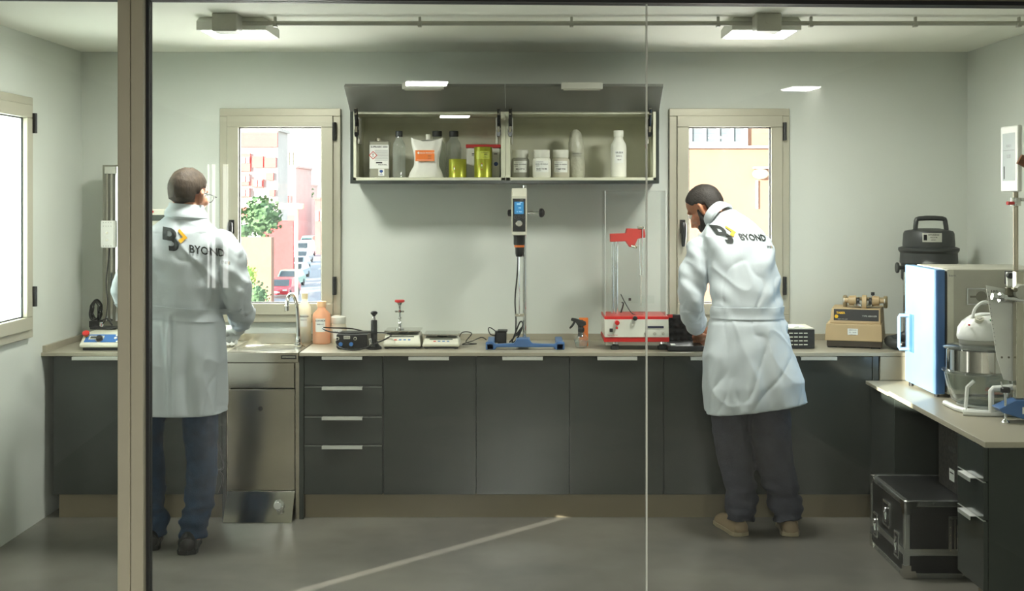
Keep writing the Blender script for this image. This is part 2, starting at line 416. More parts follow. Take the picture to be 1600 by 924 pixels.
for pa, pb, lab in ((88, 347, 'beige plinth board under the left cabinets'), (475, 1372, 'long beige plinth board under the cabinets right of the sink')):
    tag(MB().box(X(pa, FR), X(pb, FR), 6.70, 6.72, 0, ZBm-.001).build('plinth', 'plinth'), lab, 'plinth')
wt = tag(MB().box(XL, X(353, 6.65), 6.64, YB-.001, ZT+.002, .90).build('worktop', 'worktop', None, .002), 'greige worktop left of the sink under the force stand', 'worktop')
wt2 = tag(MB().box(X(468, 6.65), XR, 6.64, YB-.001, ZT+.002, .90).build('worktop', 'worktop', None, .002), 'long greige worktop from the sink to the right corner', 'worktop')
mb = MB().box(XL, X(364, 7.24), YB-.018, YB-.001, .90, .935).box(XL, XL+.018, 6.66, YB-.018, .90, .935)
tag(mb.build('upstand', 'worktop', None, .001), 'low greige upstand along the left corner of the worktop', 'upstand')
tag(MB().box(X(462, 7.24), XR, YB-.018, YB-.001, .90, .935).build('upstand', 'worktop', None, .001), 'long low greige upstand behind the scales, stirrer and abraser', 'upstand')
# steel sink unit
sx0, sx1 = X(353.5, FR), X(467, FR); scx = (sx0+sx1)/2; scy = 6.93
t = thing('sink_unit', 'stainless steel hand-wash sink unit with oval basin and slanted knee panel', 'sink', (scx, scy, 0))
MB().box(sx0, sx0+.02, FR+.012, 7.22, 0, .88).box(sx1-.02, sx1, FR+.006, 7.22, 0, .88).build('side_panel', 'steel', t)
mb = MB(); n = 48; ex, ey = .178, .185
rect = []; ell = []
for k in range(n):
    a = 2*PI*k/n; c, s = math.cos(a), math.sin(a); q = max(abs(c)/((sx1-sx0)/2), abs(s)/.285)
    rect.append((scx+c/q, scy+.002+s/q)); ell.append((scx+.01+ex*c, scy-.045+ey*s))
mb.loft([[(x, y, .879) for x, y in rect], [(x, y, .901) for x, y in rect], [(x, y, .901) for x, y in ell], [(scx+.01+(x-scx-.01)*.97, scy-.045+(y-scy+.045)*.97, .896) for x, y in ell]], None, False)
mb.build('sink_top', 'steel', t, 0, True)
mb = MB(); rs = []
for f, z in ((.97, .896), (.95, .885), (.9, .84), (.8, .79), (.55, .765), (.12, .758)): rs.append([(scx+.01+ex*f*math.cos(2*PI*k/n), scy-.045+ey*f*math.sin(2*PI*k/n), z) for k in range(n)])
mb.loft(rs); mb.build('basin', 'steel_bright', t, 0, True)
MB().box(sx0, sx1, 6.645, 6.665, Z(567, 6.645), .901).build('apron', 'steel', t, .002)
MB().box(sx0+.003, sx1-.026, FR+.004, FR+.02, Z(607, FR), Z(567.5, FR)).build('upper_panel', 'steel', t, .002)
MB().box(sx0+.005, sx1-.024, FR, FR+.018, Z(767, FR), Z(609, FR)).build('lower_panel', 'steel', t, .002)
MB().cyl((X(407, FR), FR+.001, Z(639, FR)), (X(407, FR), FR-.002, Z(639, FR)), .0125).build('overflow_hole', 'rubber', t)
mb = MB(); mb.loft([[(sx0+.005, FR-.002, .150), (sx1-.022, FR-.002, .150), (sx1-.022, FR+.006, .150), (sx0+.005, FR+.006, .150)],
          [(sx0+.002, 6.575, .002), (sx1-.024, 6.575, .002), (sx1-.024, 6.583, .002), (sx0+.002, 6.583, .002)]])
mb.build('kick_panel', 'steel_bright', t, .001)
kp = Vector((X(436, 6.61), 6.615, Z(790, 6.61)))
MB().cyl(kp, kp+Vector((0, -.012, .004)), .027, n=24).cyl(kp+Vector((0, -.012, 0)), kp+Vector((0, -.05, .008)), .018, .021, n=20).cyl(kp+Vector((0, -.01, -.012)), kp+Vector((0, -.03, -.03)), .009).build('knee_valve', 'chrome', t, .002, True)
MB().box(X(367, 7.2), X(462, 7.2), 7.19, 7.2, .9, .943).build('back_splash', 'steel', t, .001)
bz = Z(558.5, 6.64); mb = MB(); mb.box(X(439, 6.64), X(463, 6.64), 6.641, 6.646, bz-.010, bz+.010); mb.text('DISTRIFORM.ES', .0105, front(X(451, 6.64), bz, 6.640), 'offwhite'); mb.build('badge', 'black', t)
# tap
fx, fy = X(466, 6.98), 6.98
t = thing('tap', 'chrome swan-neck tap standing behind the sink basin', 'tap', (fx, fy, .9))
MB().lathe((fx, fy, .9), [(.024, 0), (.024, .008), (.018, .014), (.018, .03), (.013, .05)], 20).build('tap_base', 'chrome', t, 0, True)
MB().tube([(fx, fy, .94), (fx-.002, fy, 1.04), (fx-.008, fy-.01, 1.13), (fx-.018, fy-.05, 1.185), (fx-.03, fy-.10, 1.19), (fx-.036, fy-.13, 1.165), (fx-.038, fy-.135, 1.13)], [.013, .011, .0105, .0105, .0105, .011, .013], 14, smooth=6).build('spout', 'chrome', t, 0, True)
MB().cyl((fx-.038, fy-.135, 1.135), (fx-.038, fy-.136, 1.105), .0145, .0135).build('aerator', 'steel_bright', t, .001, True)
# side counter on the right
cx0 = 1.83
tag(MB().box(cx0, XR-.001, 6.24, 6.638, .732, .75).build('side_worktop', 'worktop', None, .002), 'rear piece of the low worktop where it meets the back cabinets', 'worktop')
tag(MB().box(cx0+.006, XR-.001, 4.93, 6.238, .733, .757).build('side_worktop', 'worktop', None, .002), 'long front piece of the low worktop carrying the glass oven', 'worktop')
tag(MB().box(cx0+.03, XR-.001, 6.22, 6.64, 0, .731).build('corner_box', 'cab', None, .002), 'dark glossy corner box under the rear of the low worktop', 'cabinet')
tag(MB().box(X(1373, 6.66)+.004, XR-.001, 6.642, 6.66, .751, .879).build('filler_board', 'worktop', None, .001), 'greige filler board between the low and the high worktop', 'panel')
t = thing('drawer_pedestal', 'dark grey three-drawer pedestal under the front of the low worktop', 'cabinet', (2.2, 5.1, .15))
MB().box(cx0+.03, XR-.005, 4.955, 5.255, .15, .731).build('body', 'cab', t, .001)
for a, b in ((.592, .728), (.437, .588), (.152, .433)):
    d = MB().box(cx0+.01, cx0+.028, 4.957, 5.253, a, b).build('drawer', 'cab', t, .001)
    if b < .7:
        MB().box(cx0-.018, cx0+.012, 5.03, 5.17, b+.0005, b+.003).box(cx0-.02, cx0-.016, 5.03, 5.17, b-.014, b+.003).build('handle', 'handle', d, .001)
        MB().box(cx0+.008, cx0+.02, 4.957, 5.253, b-.0005, b+.001).build('edge_strip', 'edge_band', d)
tag(MB().box(cx0+.09, XR-.005, 4.99, 5.23, 0, .149).build('plinth', 'plinth'), 'beige plinth block under the three-drawer pedestal', 'plinth')

# wall cabinet with lifted flaps
WY = 6.91
x0, x1, z0, z1 = X(547, WY), X(1030, WY), Z(287, WY), Z(169, WY); xm = X(790, WY)
t = thing('wall_cabinet', 'dark wall cabinet with two lifted flap doors, shelf of bottles inside', 'cabinet', ((x0+x1)/2, 7.08, z0))
mb = MB(); k = .018
mb.box(x0, x0+k, WY, YB-.002, z0, z1); mb.box(x1-k, x1, WY, YB-.002, z0, z1); mb.box(x0+k, x1-k, WY, YB-.002, z0, z0+k); mb.box(x0+k, x1-k, WY+.01, YB-.002, z1-k, z1)
mb.build('outer_shell', 'cab', t, .001)
mb = MB(); i0, i1, j0, j1 = x0+k, x1-k, z0+k, z1-k
mb.box(i0, i0+.016, WY+.002, YB-.012, j0, j1); mb.box(i1-.016, i1, WY+.002, YB-.012, j0, j1); mb.box(i0, i1, WY+.002, YB-.012, j0, j0+.016); mb.box(i0, i1, WY+.012, YB-.012, j1-.014, j1)
mb.box(xm-.026, xm-.0008, WY+.002, YB-.012, j0, j1); mb.box(xm+.0008, xm+.026, WY+.002, YB-.012, j0, j1)
mb.box(i0, i1, YB-.012, YB-.004, j0, j1); mb.build('inner_lining', 'shelf_white', t, .001)
for px in (823, 984):
    MB().cyl((X(px, 7.24), YB-.012, Z(190, 7.24)), (X(px, 7.24), YB-.016, Z(190, 7.24)), .012, n=16).build('cover_cap', 'shelf_white', t)
TY, TZ = 6.70, Z(133, 6.70)
mat('flap_in', (92, 94, 88), .28, var=.03)
for a, b, hp in ((x0, xm-.001, 661), (xm+.001, x1, 909)):
    mb = MB(); d = Vector((0, TY-WY, TZ-(z1-.02))); d.normalize(); nrm = Vector((0, -d.z, d.y))*.018
    nrm = Vector((0, d.z, -d.y))*.018
    ex_ = -.004 if a == x0 else .0; ex2 = .006 if b == x1 else 0
    lo = Vector((0, WY-.001, z1-.02)); hi = Vector((0, TY, TZ-.008))
    r1 = [(a-ex2*0, lo.y, lo.z), (b, lo.y, lo.z), (b, lo.y+nrm.y, lo.z+nrm.z), (a, lo.y+nrm.y, lo.z+nrm.z)]
    r2 = [(a+ex_, hi.y, hi.z), (b+ex2*0, hi.y, hi.z), (b, hi.y+nrm.y, hi.z+nrm.z), (a, hi.y+nrm.y, hi.z+nrm.z)]
    mb.loft([r1, r2]); f = mb.build('flap_door', 'flap_in', t, .001)
    hx = X(hp, TY-.01)
    MB().box(hx-.112, hx+.112, TY-.03, TY-.002, TZ-.024, TZ+.012).box(hx-.1, hx+.1, TY-.02, TY-.004, TZ-.03, TZ-.02).build('flap_handle', 'grey_plastic', f, .002)
mat('hinge_metal', (120, 116, 100), .3, .9)
for px, s in ((557, 1), (779, -1), (797, 1), (1015, -1)):
    x = X(px, WY); hz = z1-.06
    hg = MB().box(x-.012, x+.012, WY-.006, WY+.06, hz-.09, hz-.06).box(x-.009, x+.009, WY-.012, WY+.02, hz-.10, hz+.0)
    hg.tube([(x, WY-.005, hz-.05), (x, WY-.03, hz+.0), (x, WY-.055, hz+.05)], .008, 8).tube([(x+.008, WY+.02, hz-.05), (x+.008, WY-.04, hz+.055)], .004, 8)
    hg.build('lift_hinge', 'black_gloss', t, .001)
    MB().box(x-.006, x+.006, WY-.016, WY-.011, hz-.075, hz-.04).build('hinge_plate', 'hinge_metal', t); MB().box(x-.007, x+.007, WY-.052, WY-.045, hz+.02, hz+.055).build('hinge_plate', 'hinge_metal', t)
    MB().box(x+s*.004, x+s*.016, WY+.012, WY+.10, hz-.14, hz+.01).build('hinge_cover', 'grey_plastic', t, .004)
# ================================================================== things on the long worktop
T = .90
def flatv(cx, cz, y): return front(cx, cz, y)
def cable(name, pts, r, label, cat='cable', m='black', parent=None, smooth=6, group=None):
    o = MB().tube(pts, r, 7, smooth=smooth).build(name, m, parent, 0, True)
    return o if parent else tag(o, label, cat, group)
# motorised force stand in the left corner
cx, cy = X(168, 7.0), 6.98
t = thing('force_test_stand', 'tall motorised force test stand with blue control panel in left corner', 'test stand', (cx, cy, T))
xl = X(124, 6.72); xr = xl+.29; yb = 7.08
mb = MB(); mb.prism([(6.715, .918), (6.715, .935), (6.79, .985), (yb, .992), (yb, .918)], xl, xr, 'x'); mb.build('console', 'offwhite', t, .006)
MB().box(xl+.015, xr-.02, 6.73, yb-.02, T+.001, .919).build('base_plate', 'black', t)
def slope(cxx, f=.5):                           # on the sloping console face
    a = Vector((0, 6.715, .935)); b = Vector((0, 6.79, .985)); d = (b-a).normalized(); n = Vector((0, -d.z, d.y))*.0015; c = a.lerp(b, f)
    return lambda u, v: (cxx+u, c.y+n.y+d.y*v, c.z+n.z+d.z*v)
mb = MB(); mb.rect(.25, .066, slope((xl+xr)/2, .56), 'blue'); mb.build('control_panel', 'blue', t)
mb = MB(); k = slope(X(150, 6.75), .62); q = lambda u, v: Vector(k(u, v))+Vector((0, -.001, .0008)); mb.rect(.082, .03, q, 'offwhite'); q2 = lambda u, v: Vector(k(u, v))+Vector((0, -.002, .0016)); mb.rect(.066, .018, q2, 'screen'); mb.build('display', 'offwhite', t)
kx = X(155, 6.74); c0 = Vector(slope(kx, .42)(0, 0)); nn = Vector((0, -.55, .83))
MB().cyl(c0, c0+nn*.004, .021, m='chrome').cyl(c0+nn*.004, c0+nn*.02, .018, .016, m='black').build('speed_knob', 'black', t, 0, True)
c0 = Vector(slope(X(135, 6.77), .78)(0, 0)); MB().cyl(c0, c0+nn*.012, .012, m='yellow').cyl(c0+nn*.012, c0+nn*.026, .019, m='red').build('stop_button', 'red', t, .003, True)
for (a, f) in ((181, .8), (186.5, .6), (180, .55), (185, .22)):
    c0 = Vector(slope(X(a, 6.75), f)(0, 0)); MB().cyl(c0, c0+nn*.004, .0075).build('key', 'white_plastic', t)
xc0, xc1 = X(160, 7.05), X(190, 7.05); ztop = Z(258, 7.05)
MB().box(xc0, xc1+.02, 7.05, 7.12, .992, ztop).build('column', 'alu_dark', t, .003)
mb = MB(); 
for a in (166, 173, 181): mb.box(X(a, 7.04), X(a+3.2, 7.04), 7.035, 7.05, 1.03, ztop-.01)
mb.build('guide_rail', 'chrome', t)
MB().box(X(165, 7.04), X(182, 7.04), 7.02, 7.05, ztop-.05, ztop-.01).build('column_cap', 'grey_plastic', t, .002)
mb = MB(); a0, a1 = X(159.5, 7.02), X(179, 7.02); zz0, zz1 = Z(387, 7.02), Z(345, 7.02); mb.box(a0, a1, 7.0, 7.035, zz0, zz1)
for u in (.2, .4, .6, .8):
    for v in (.06, .80, .94): mb.cyl((a0+(a1-a0)*u, 7.0, zz0+(zz1-zz0)*v), (a0+(a1-a0)*u, 6.999, zz0+(zz1-zz0)*v), .0022, n=8, m='dark_text')
for v in (.28, .55): mb.cyl((a0+(a1-a0)*.5, 7.0, zz0+(zz1-zz0)*v), (a0+(a1-a0)*.5, 6.996, zz0+(zz1-zz0)*v), .006, n=10, m='steel')
mb.build('crosshead', 'white_plastic', t, .001)
MB().box(X(145, 7.0), xc1, 6.95, 7.04, .992, 1.004).build('specimen_table', 'black', t, .002)
MB().cyl((X(159, 6.98), 6.98, 1.004), (X(159, 6.98), 6.98, 1.03), .012).build('table_screw', 'chrome', t)
cable('crosshead_cable', [(X(172, 7.0), 6.995, Z(388, 7)), (X(166, 6.98), 6.98, Z(440, 7)), (X(168, 6.97), 6.97, Z(470, 7)), (X(165, 6.96), 6.96, Z(498, 7)), (X(158, 6.98), 6.98, Z(508, 7)), (X(162, 7.0), 7.0, 1.01)], .003, None, parent=t)
mb = MB(); random.seed(3); pts = []
for k in range(46):
    a = k*2*PI/9; pts.append((X(150, 7.1)+.028*math.cos(a)+random.uniform(-.006, .006)+.01*math.sin(k*.3), 7.10+random.uniform(-.025, .02), 1.085+.058*math.sin(a)+random.uniform(-.008, .008)))
pts += [(X(158, 7.08), 7.06, 1.03), (X(170, 7.05), 7.02, 1.045), (X(180, 7.05), 7.0, 1.01)]
tag(mb.tube(pts, .0042, 6, smooth=3).build('cable_coil', 'black', None, 0, True), 'bundled coil of black cable behind the force stand console', 'cable')
MB().box(X(143, 7.1), X(158, 7.1), 7.06, 7.14, .992, 1.028).build('coil_rest', 'black', t)
# red and white device behind the man at the sink
t = thing('bench_instrument', 'white bench instrument with red button peeping past shoulder of man at sink', 'instrument', (X(232, 7.05), 7.05, T))
MB().box(X(236, 7.05), X(262, 7.05), 6.99, 7.2, 1.16, Z(327, 7)).build('head', 'offwhite', t, .006)
MB().box(X(236, 6.99), X(262, 6.99), 6.985, 6.99, Z(345, 7), Z(336, 7)).build('screen', 'screen', t)
MB().cyl((X(238, 6.98), 6.99, Z(331, 7)), (X(238, 6.98), 6.98, Z(331, 7)), .006).build('button', 'red', t)
MB().box(X(238, 7.1), X(252, 7.1), 7.06, 7.16, T, 1.17).build('stand', 'offwhite', t, .004); MB().box(X(237, 7.12), X(256, 7.12), 7.085, 7.2, T, T+.03).build('foot', 'grey_plastic', t, .004)

# bottles by the window
def lab_bottle(name, px, Y, r, pyt, label, body, cap, group=None, z=T, neck=.55, caph=.03, lines=(), labw=1.0, labz=.45, labh=.07, capr=None):
    c = (X(px, Y), Y, z); H = Z(pyt, Y)-z; cr_ = capr or r*neck
    t = thing(name, label, 'bottle', c, group); hb = H-caph
    MB().lathe(c, [(r*.9, 0), (r, .006), (r, hb*.74), (r*.93, hb*.82), (cr_*.95, hb*.93), (cr_*.85, hb)], 28).build('bottle_body', body, t, 0, True)
    MB().lathe(c, [(cr_, hb-.002), (cr_*1.02, hb+.002), (cr_*1.02, H-.002), (cr_*.94, H)], 24).build('cap', cap, t, 0, True)
    if lines:
        w_ = wrap(c[0], c[1], c[2]+H*labz, r); mb = MB(); mb.rect(r*1.15*labw, labh, w_, 'paper', 8)
        w2 = wrap(c[0], c[1], c[2]+H*labz, r, .0012)
        for i, (s, sz) in enumerate(lines):
            mb.text(s, sz, (lambda u, v, k=labh/2-.012-i*.02: w2(u, v+k)), 'dark_text', True, .9)
        mb.build('bottle_label', 'paper', t)
    return t
mat('cap_cream', (232, 218, 178), .45); mat('cap_peach', (240, 196, 150), .45); mat('cap_white', (222, 222, 210), .45); mat('cap_black', (26, 28, 27), .5)
lab_bottle('pale_bottle', 476, 7.13, .037, 458, 'pale cream translucent bottle on worktop right behind the tap', 'bottle_white', 'cap_cream', lines=(('KERNDION', .013), ('BASE A 12', .009)), neck=.5)
lab_bottle('orange_bottle', 502.5, 7.06, .050, 471, 'glowing orange plastic bottle with white label beside the tap', 'bottle_orange', 'cap_peach', lines=(('SCAFORDE', .013), ('BASE A 12', .0095)), labh=.075, neck=.5)
c = (X(529, 7.1), 7.1, T)
t = thing('white_jar', 'squat translucent white jar behind black control box, right of orange bottle', 'jar', c)
MB().lathe(c, [(.042, 0), (.046, .006), (.046, .09), (.040, .11), (.036, .115)], 28).build('jar_body', 'bottle_white', t, 0, True)
MB().lathe(c, [(.04, .112), (.042, .115), (.042, .148), (.038, .152)], 28).build('lid', 'cap_white', t, 0, True)
mb = MB(); mb.rect(.055, .055, wrap(c[0], c[1], T+.055, .046), 'paper', 8); mb.text('BASE 12', .010, wrap(c[0], c[1], T+.07, .046, .0014), 'dark_text'); mb.build('jar_label', 'paper', t)
# crumpled paper at the sink's left corner
mb = MB(); c = Vector((X(359, 6.9), 6.9, T)); rings = []
for i in range(9):
    tt = i/8; ring = []
    for k in range(22):
        a = 2*PI*k/22; r = (.048-.012*tt)*(1 if 0 < i < 8 else .55)
        nn_ = noise.noise(Vector((math.cos(a)*1.6, math.sin(a)*1.6, tt*2.5)))*.016
        ring.append((c.x+(r+nn_)*math.cos(a), c.y+(r+nn_)*math.sin(a), T+.001+.118*tt+(nn_*.3 if i > 1 else 0)))
    rings.append(ring)
tag(mb.loft(rings).build('paper_towel', 'paper', None, 0, True), 'crumpled white paper towel at the left corner of the steel sink', 'paper towel')
# black control box
c = (X(551, 6.85), 6.88, T)
t = thing('control_box', 'black control box with two blue knobs beside the scales', 'control box', c)
x0, x1 = X(525.5, 6.78), X(570, 6.78)
MB().box(x0, x1+.012, 6.78, 6.98, T+.006, T+.083).build('case', 'black', t, .005)
for px in (532.5, 549): MB().cyl((X(px, 6.78), 6.78, T+.03), (X(px, 6.78), 6.766, T+.03), .011).build('knob', 'blue', t, .001, True)
for px in (527.5, 555): MB().cyl((X(px, 6.78), 6.78, T+.06), (X(px, 6.78), 6.776, T+.06), .009, m='offwhite').cyl((X(px, 6.78), 6.776, T+.06), (X(px, 6.78), 6.768, T+.06), .006, m='black').build('socket', 'offwhite', t)
mb = MB(); mb.rect(.036, .018, front(X(542, 6.78), T+.066, 6.779), 'grey_plastic'); mb.text('power', .011, front(X(542, 6.78), T+.066, 6.7785), 'dark_text'); mb.build('name_plate', 'grey_plastic', t)
for px in (529, 568): MB().cyl((X(px, 6.8), 6.81, T), (X(px, 6.8), 6.81, T+.008), .008).build('foot', 'rubber', t)
cable('probe_cable', [(x1, 6.97, T+.07), (X(548, 6.9), 6.96, T+.095), (X(520, 6.85), 6.86, T+.11), (X(504, 6.8), 6.80, T+.117), (X(515, 6.76), 6.76, T+.10), (X(545, 6.75), 6.75, T+.092), (X(580, 6.76), 6.78, T+.092), (X(604, 6.78), 6.80, T+.088), (X(611, 6.78), 6.78, T+.078), (X(600, 6.76), 6.76, T+.055), (X(585, 6.74), 6.75, T+.035), (X(577, 6.74), 6.74, T+.022), (X(560, 6.72), 6.72, T+.006), (X(540, 6.73), 6.73, T+.006), (X(528, 6.75), 6.76, T+.02), (X(525, 6.77), 6.775, T+.045)], .0038, 'black probe cable looping over the black control box', smooth=5)
# black sample press
c = Vector((X(584.5, 6.8), 6.80, T))
t = thing('sample_press', 'black upright hand plunger with round knob between control box and scale', 'plunger', c)
MB().lathe(c, [(.042, 0), (.042, .012), (.03, .022), (.022, .03), (.022, .042)], 24).build('foot', 'black', t, 0, True)
MB().lathe(c, [(.018, .04), (.0175, .155), (.015, .16)], 20).build('barrel', 'black', t, 0, True)
MB().lathe(c, [(.009, .158), (.009, .172), (.006, .175), (.006, .185)], 16).build('plunger_rod', 'chrome', t, 0, True)
MB().lathe(c, [(.006, .18), (.012, .188), (.019, .195), (.019, .203), (.012, .208)], 20).build('knob', 'black', t, 0, True)
MB().cyl(c+Vector((-.012, -.035, .02)), c+Vector((-.018, -.04, .06)), .009).build('clamp_lever', 'chrome', t, 0, True)
# bench scales
def scale(pa, pb, H, Y, label, top=.0):
    xa, xb = X(pa, Y), X(pb, Y); t = thing('bench_scale', label, 'scale', ((xa+xb)/2, Y+.1, T), 'bench scales')
    mb = MB(); zb = T+.012
    mb.prism([(Y, zb), (Y-.002, zb+.018), (Y+.035, zb+H-.02), (Y+.19, zb+H-.014), (Y+.2, zb)], xa, xb, 'x'); 
    mb.v = [Vector(((p.x-(xa+xb)/2)*(1-.13*(p.z-zb)/H)+(xa+xb)/2, p.y, p.z)) for p in mb.v]
    mb.build('housing', 'offwhite', t, .006)
    MB().box(xa+.008, xb-.008, Y+.006, Y+.19, T+.003, zb+.002).build('underside', 'black', t)
    for q in (xa+.02, xb-.02): MB().cyl((q, Y+.02, T), (q, Y+.02, T+.006), .01).build('foot', 'rubber', t)
    MB().cyl(((xa+xb)/2, Y+.11, zb+H-.02), ((xa+xb)/2, Y+.11, zb+H), .03, m='black').build('pan_support', 'black', t)
    MB().box(xa+.006, xb-.006, Y+.02, Y+.2, zb+H-.004, zb+H+.004).build('weighing_pan', 'steel_bright', t, .002)
    a = Vector((0, Y-.002, zb+.018)); b = Vector((0, Y+.035, zb+H-.02)); d = (b-a).normalized(); n = Vector((0, -d.z, d.y))
    def sl(cxx, f, e=.001):
        c_ = a.lerp(b, f); return lambda u, v: (cxx+u, c_.y+n.y*e+d.y*v, c_.z+n.z*e+d.z*v)
    W = xb-xa; mb = MB(); mb.rect(W*.62, .0075, sl(xa+W*.5, .78), 'screen'); mb.build('display_strip', 'screen', t)
    mb = MB()
    for i, cc in enumerate(('red', 'blue', 'blue', 'blue')): mb.rect(.014, .007, sl(xa+W*(.33+i*.12), .42), cc)
    mb.build('key_row', 'paper', t)
    return t, zb+H+.004
t1, zt = scale(598, 657.5, .083, 6.80, 'pale bench scale with red-topped metal fitting standing on it')
t2, _ = scale(659.5, 718, .064, 6.80, 'pale low bench scale with an empty pan')
c = Vector((X(624.5, 6.9), 6.9, zt+.0005))
t = thing('clamp_fitting', 'slim chrome fitting with red disc top standing on the left scale', 'fitting', c)
MB().lathe(c, [(.026, 0), (.026, .005), (.02, .007), (.009, .012), (.009, .03), (.013, .034), (.009, .04), (.006, .055), (.012, .062), (.006, .07), (.006, .09), (.01, .095), (.014, .1), (.006, .108), (.006, .13), (.009, .135), (.018, .150)], 20).build('stem', 'chrome', t, 0, True)
MB().lathe(c, [(.02, .148), (.028, .152), (.028, .160), (.025, .163)], 24).build('disc', 'red', t, 0, True)
MB().cyl(c+Vector((-.025, 0, .098)), c+Vector((.025, 0, .098)), .005).build('cross_pin', 'chrome', t, 0, True)
# thin cable from scale to adapter
cable('scale_cable', [(X(716, 6.95), 6.95, T+.03), (X(722, 6.95), 6.95, T+.075), (X(737, 6.95), 6.95, T+.07), (X(728, 6.95), 6.95, T+.02), (X(745, 6.95), 6.94, T+.012), (X(722, 6.93), 6.93, T+.01), (X(738, 6.92), 6.92, T+.03), (X(752, 6.95), 6.97, T+.045), (X(760, 6.98), 6.98, T+.03)], .0028, 'thin tangled black cable right of the low scale')
# power adapter
c = Vector((X(783, 7.0), 7.02, T))
t = thing('power_adapter', 'black power adapter plugged upright behind the blue stirrer base', 'adapter', c)
MB().box(c.x-.035, c.x+.03, 6.99, 7.06, T+.012, T+.075).build('case', 'black', t, .004); MB().box(c.x-.02, c.x+.036, 6.985, 7.07, T+.075, T+.081).build('flange', 'black', t, .002)
MB().box(c.x-.02, c.x+.03, 7.0, 7.05, T, T+.012).build('foot', 'black', t)
cable('adapter_cable', [(c.x-.035, 7.0, T+.05), (c.x-.06, 6.99, T+.06), (X(763, 6.97), 6.97, T+.09), (X(766, 6.97), 6.97, T+.1), (X(775, 6.98), 6.98, T+.075), (c.x-.035, 6.985, T+.055)], .0028, 'thin black cable loop left of the power adapter')
# overhead stirrer
sy = 6.86
c = (X(818, sy+.06), sy+.06, T)
t = thing('overhead_stirrer', 'overhead stirrer with blue screen on steel rod and blue H-shaped base', 'stirrer', c)
bm_ = MB(); xa, xb = X(759, 6.78), X(882, 6.78)
poly = [(xa, T+.001), (xa, T+.042), (xa+.035, T+.046), (xa+.055, T+.03), (X(803, 6.78), T+.034), (X(808, 6.78), T+.058), (X(826, 6.78), T+.058), (X(832, 6.78), T+.034), (xb-.055, T+.03), (xb-.035, T+.046), (xb, T+.042), (xb, T+.001), (xb-.05, T+.001), (xb-.06, T+.014), (xa+.06, T+.014), (xa+.05, T+.001)]
bm_.prism(poly, 6.76, 6.80); bm_.box(xa+.005, xa+.045, 6.76, 7.1, T+.001, T+.035); bm_.box(xb-.045, xb-.005, 6.76, 7.1, T+.001, T+.035); bm_.box(X(806, 6.9), X(828, 6.9), 6.78, 6.95, T+.014, T+.05)
mat('stirrer_blue', (62, 100, 150), .4); bm_.build('base', 'stirrer_blue', t, .004)
rx = X(819.5, sy+.06)
MB().cyl((rx, sy+.06, T+.04), (rx, sy+.06, Z(290, sy+.06)), .0105, n=16).build('support_rod', 'chrome', t, 0, True)
hx0, hx1 = X(799.5, sy), X(823, sy); hz0, hz1 = Z(368, sy), Z(294, sy); hcx = (hx0+hx1)/2
mb = MB(); mb.prism([(sy, hz0), (sy, hz1-.045), (sy+.03, hz1), (sy+.13, hz1), (sy+.13, hz0+.02), (sy+.10, hz0)], hx0, hx1, 'x'); mb.build('motor_head', 'offwhite', t, .006)
MB().box(hx0-.003, hx0-.0005, sy+.02, sy+.12, hz0+.06, hz1-.02).build('side_cover', 'grey_plastic', t, .001); MB().box(hx1+.0005, hx1+.003, sy+.02, sy+.12, hz0+.06, hz1-.02).build('side_cover', 'grey_plastic', t, .001)
MB().box(X(801, sy), X(821, sy), sy-.003, sy+.001, Z(362, sy), Z(310.5, sy)).build('face_panel', 'black_gloss', t, .001)
emit('lcd', (.05, .22, .42), 1.0); emit('lcd_text', (.55, .85, 1), 1.1)
mb = MB(); mb.rect(X(818, sy)-X(803.5, sy), .068, front(X(811, sy), Z(325, sy), sy-.0035), 'lcd')
for s, dx, py in (('2000', 0, 319), ('rpm', .012, 316), ('0:45', .006, 325), ('12', -.008, 331), ('Ncm', .01, 331)): mb.text(s, .0115 if s == '2000' else .008, front(X(810.5, sy)+dx, Z(py, sy), sy-.004), 'lcd_text', True)
mb.build('display', 'lcd', t)
for i in (-1, 0, 1):
    mb = MB(); x_ = X(811, sy)+i*.022; mb.cyl((x_, sy-.003, Z(339.5, sy)), (x_, sy-.0042, Z(339.5, sy)), .008, m='grey_text', n=6).cyl((x_, sy-.0042, Z(339.5, sy)), (x_, sy-.0048, Z(339.5, sy)), .0065, m='black_gloss', n=6); mb.build('soft_key', 'grey_text', t)
MB().text('oculus', .007, front(X(815, sy), Z(312.5, sy), sy-.0036), 'offwhite').build('maker_mark', 'offwhite', t)
MB().lathe((X(811, sy), sy-.003, Z(349, sy)), [(.019, 0), (.019, .008), (.016, .012)], 24, axis='y').build('dial', 'steel_bright', t, 0, True)
MB().lathe((hcx, sy+.045, 0), [(.030, hz0-.055), (.032, hz0-.048), (.032, hz0-.01), (.034, hz0)], 24).build('gear_collar', 'black', t, 0, True)
MB().lathe((hcx, sy+.045, 0), [(.026, hz0-.068), (.028, hz0-.066), (.028, hz0-.056), (.026, hz0-.054)], 24).build('orange_ring', 'orange', t, 0, True)
MB().lathe((hcx, sy+.045, 0), [(.008, hz0-.122), (.018, hz0-.12), (.022, hz0-.105), (.023, hz0-.067)], 24).build('chuck', 'black', t, 0, True)
MB().cyl((hcx, sy+.045, hz0-.12), (hcx, sy+.045, Z(494, sy)), .0035, n=10).build('stirring_shaft', 'chrome', t, 0, True)
zb_ = Z(494, sy); MB().box(hcx-.022, hcx+.028, sy+.043, sy+.047, zb_-.008, zb_+.008).build('impeller', 'steel', t, .001)
kz = Z(333, sy); MB().cyl((hx1, sy+.07, kz), (X(842, sy), sy+.07, kz), .006).cyl((X(828, sy), sy+.07, kz), (X(833, sy), sy+.07, kz), .010).build('clamp_screw', 'chrome', t, 0, True)
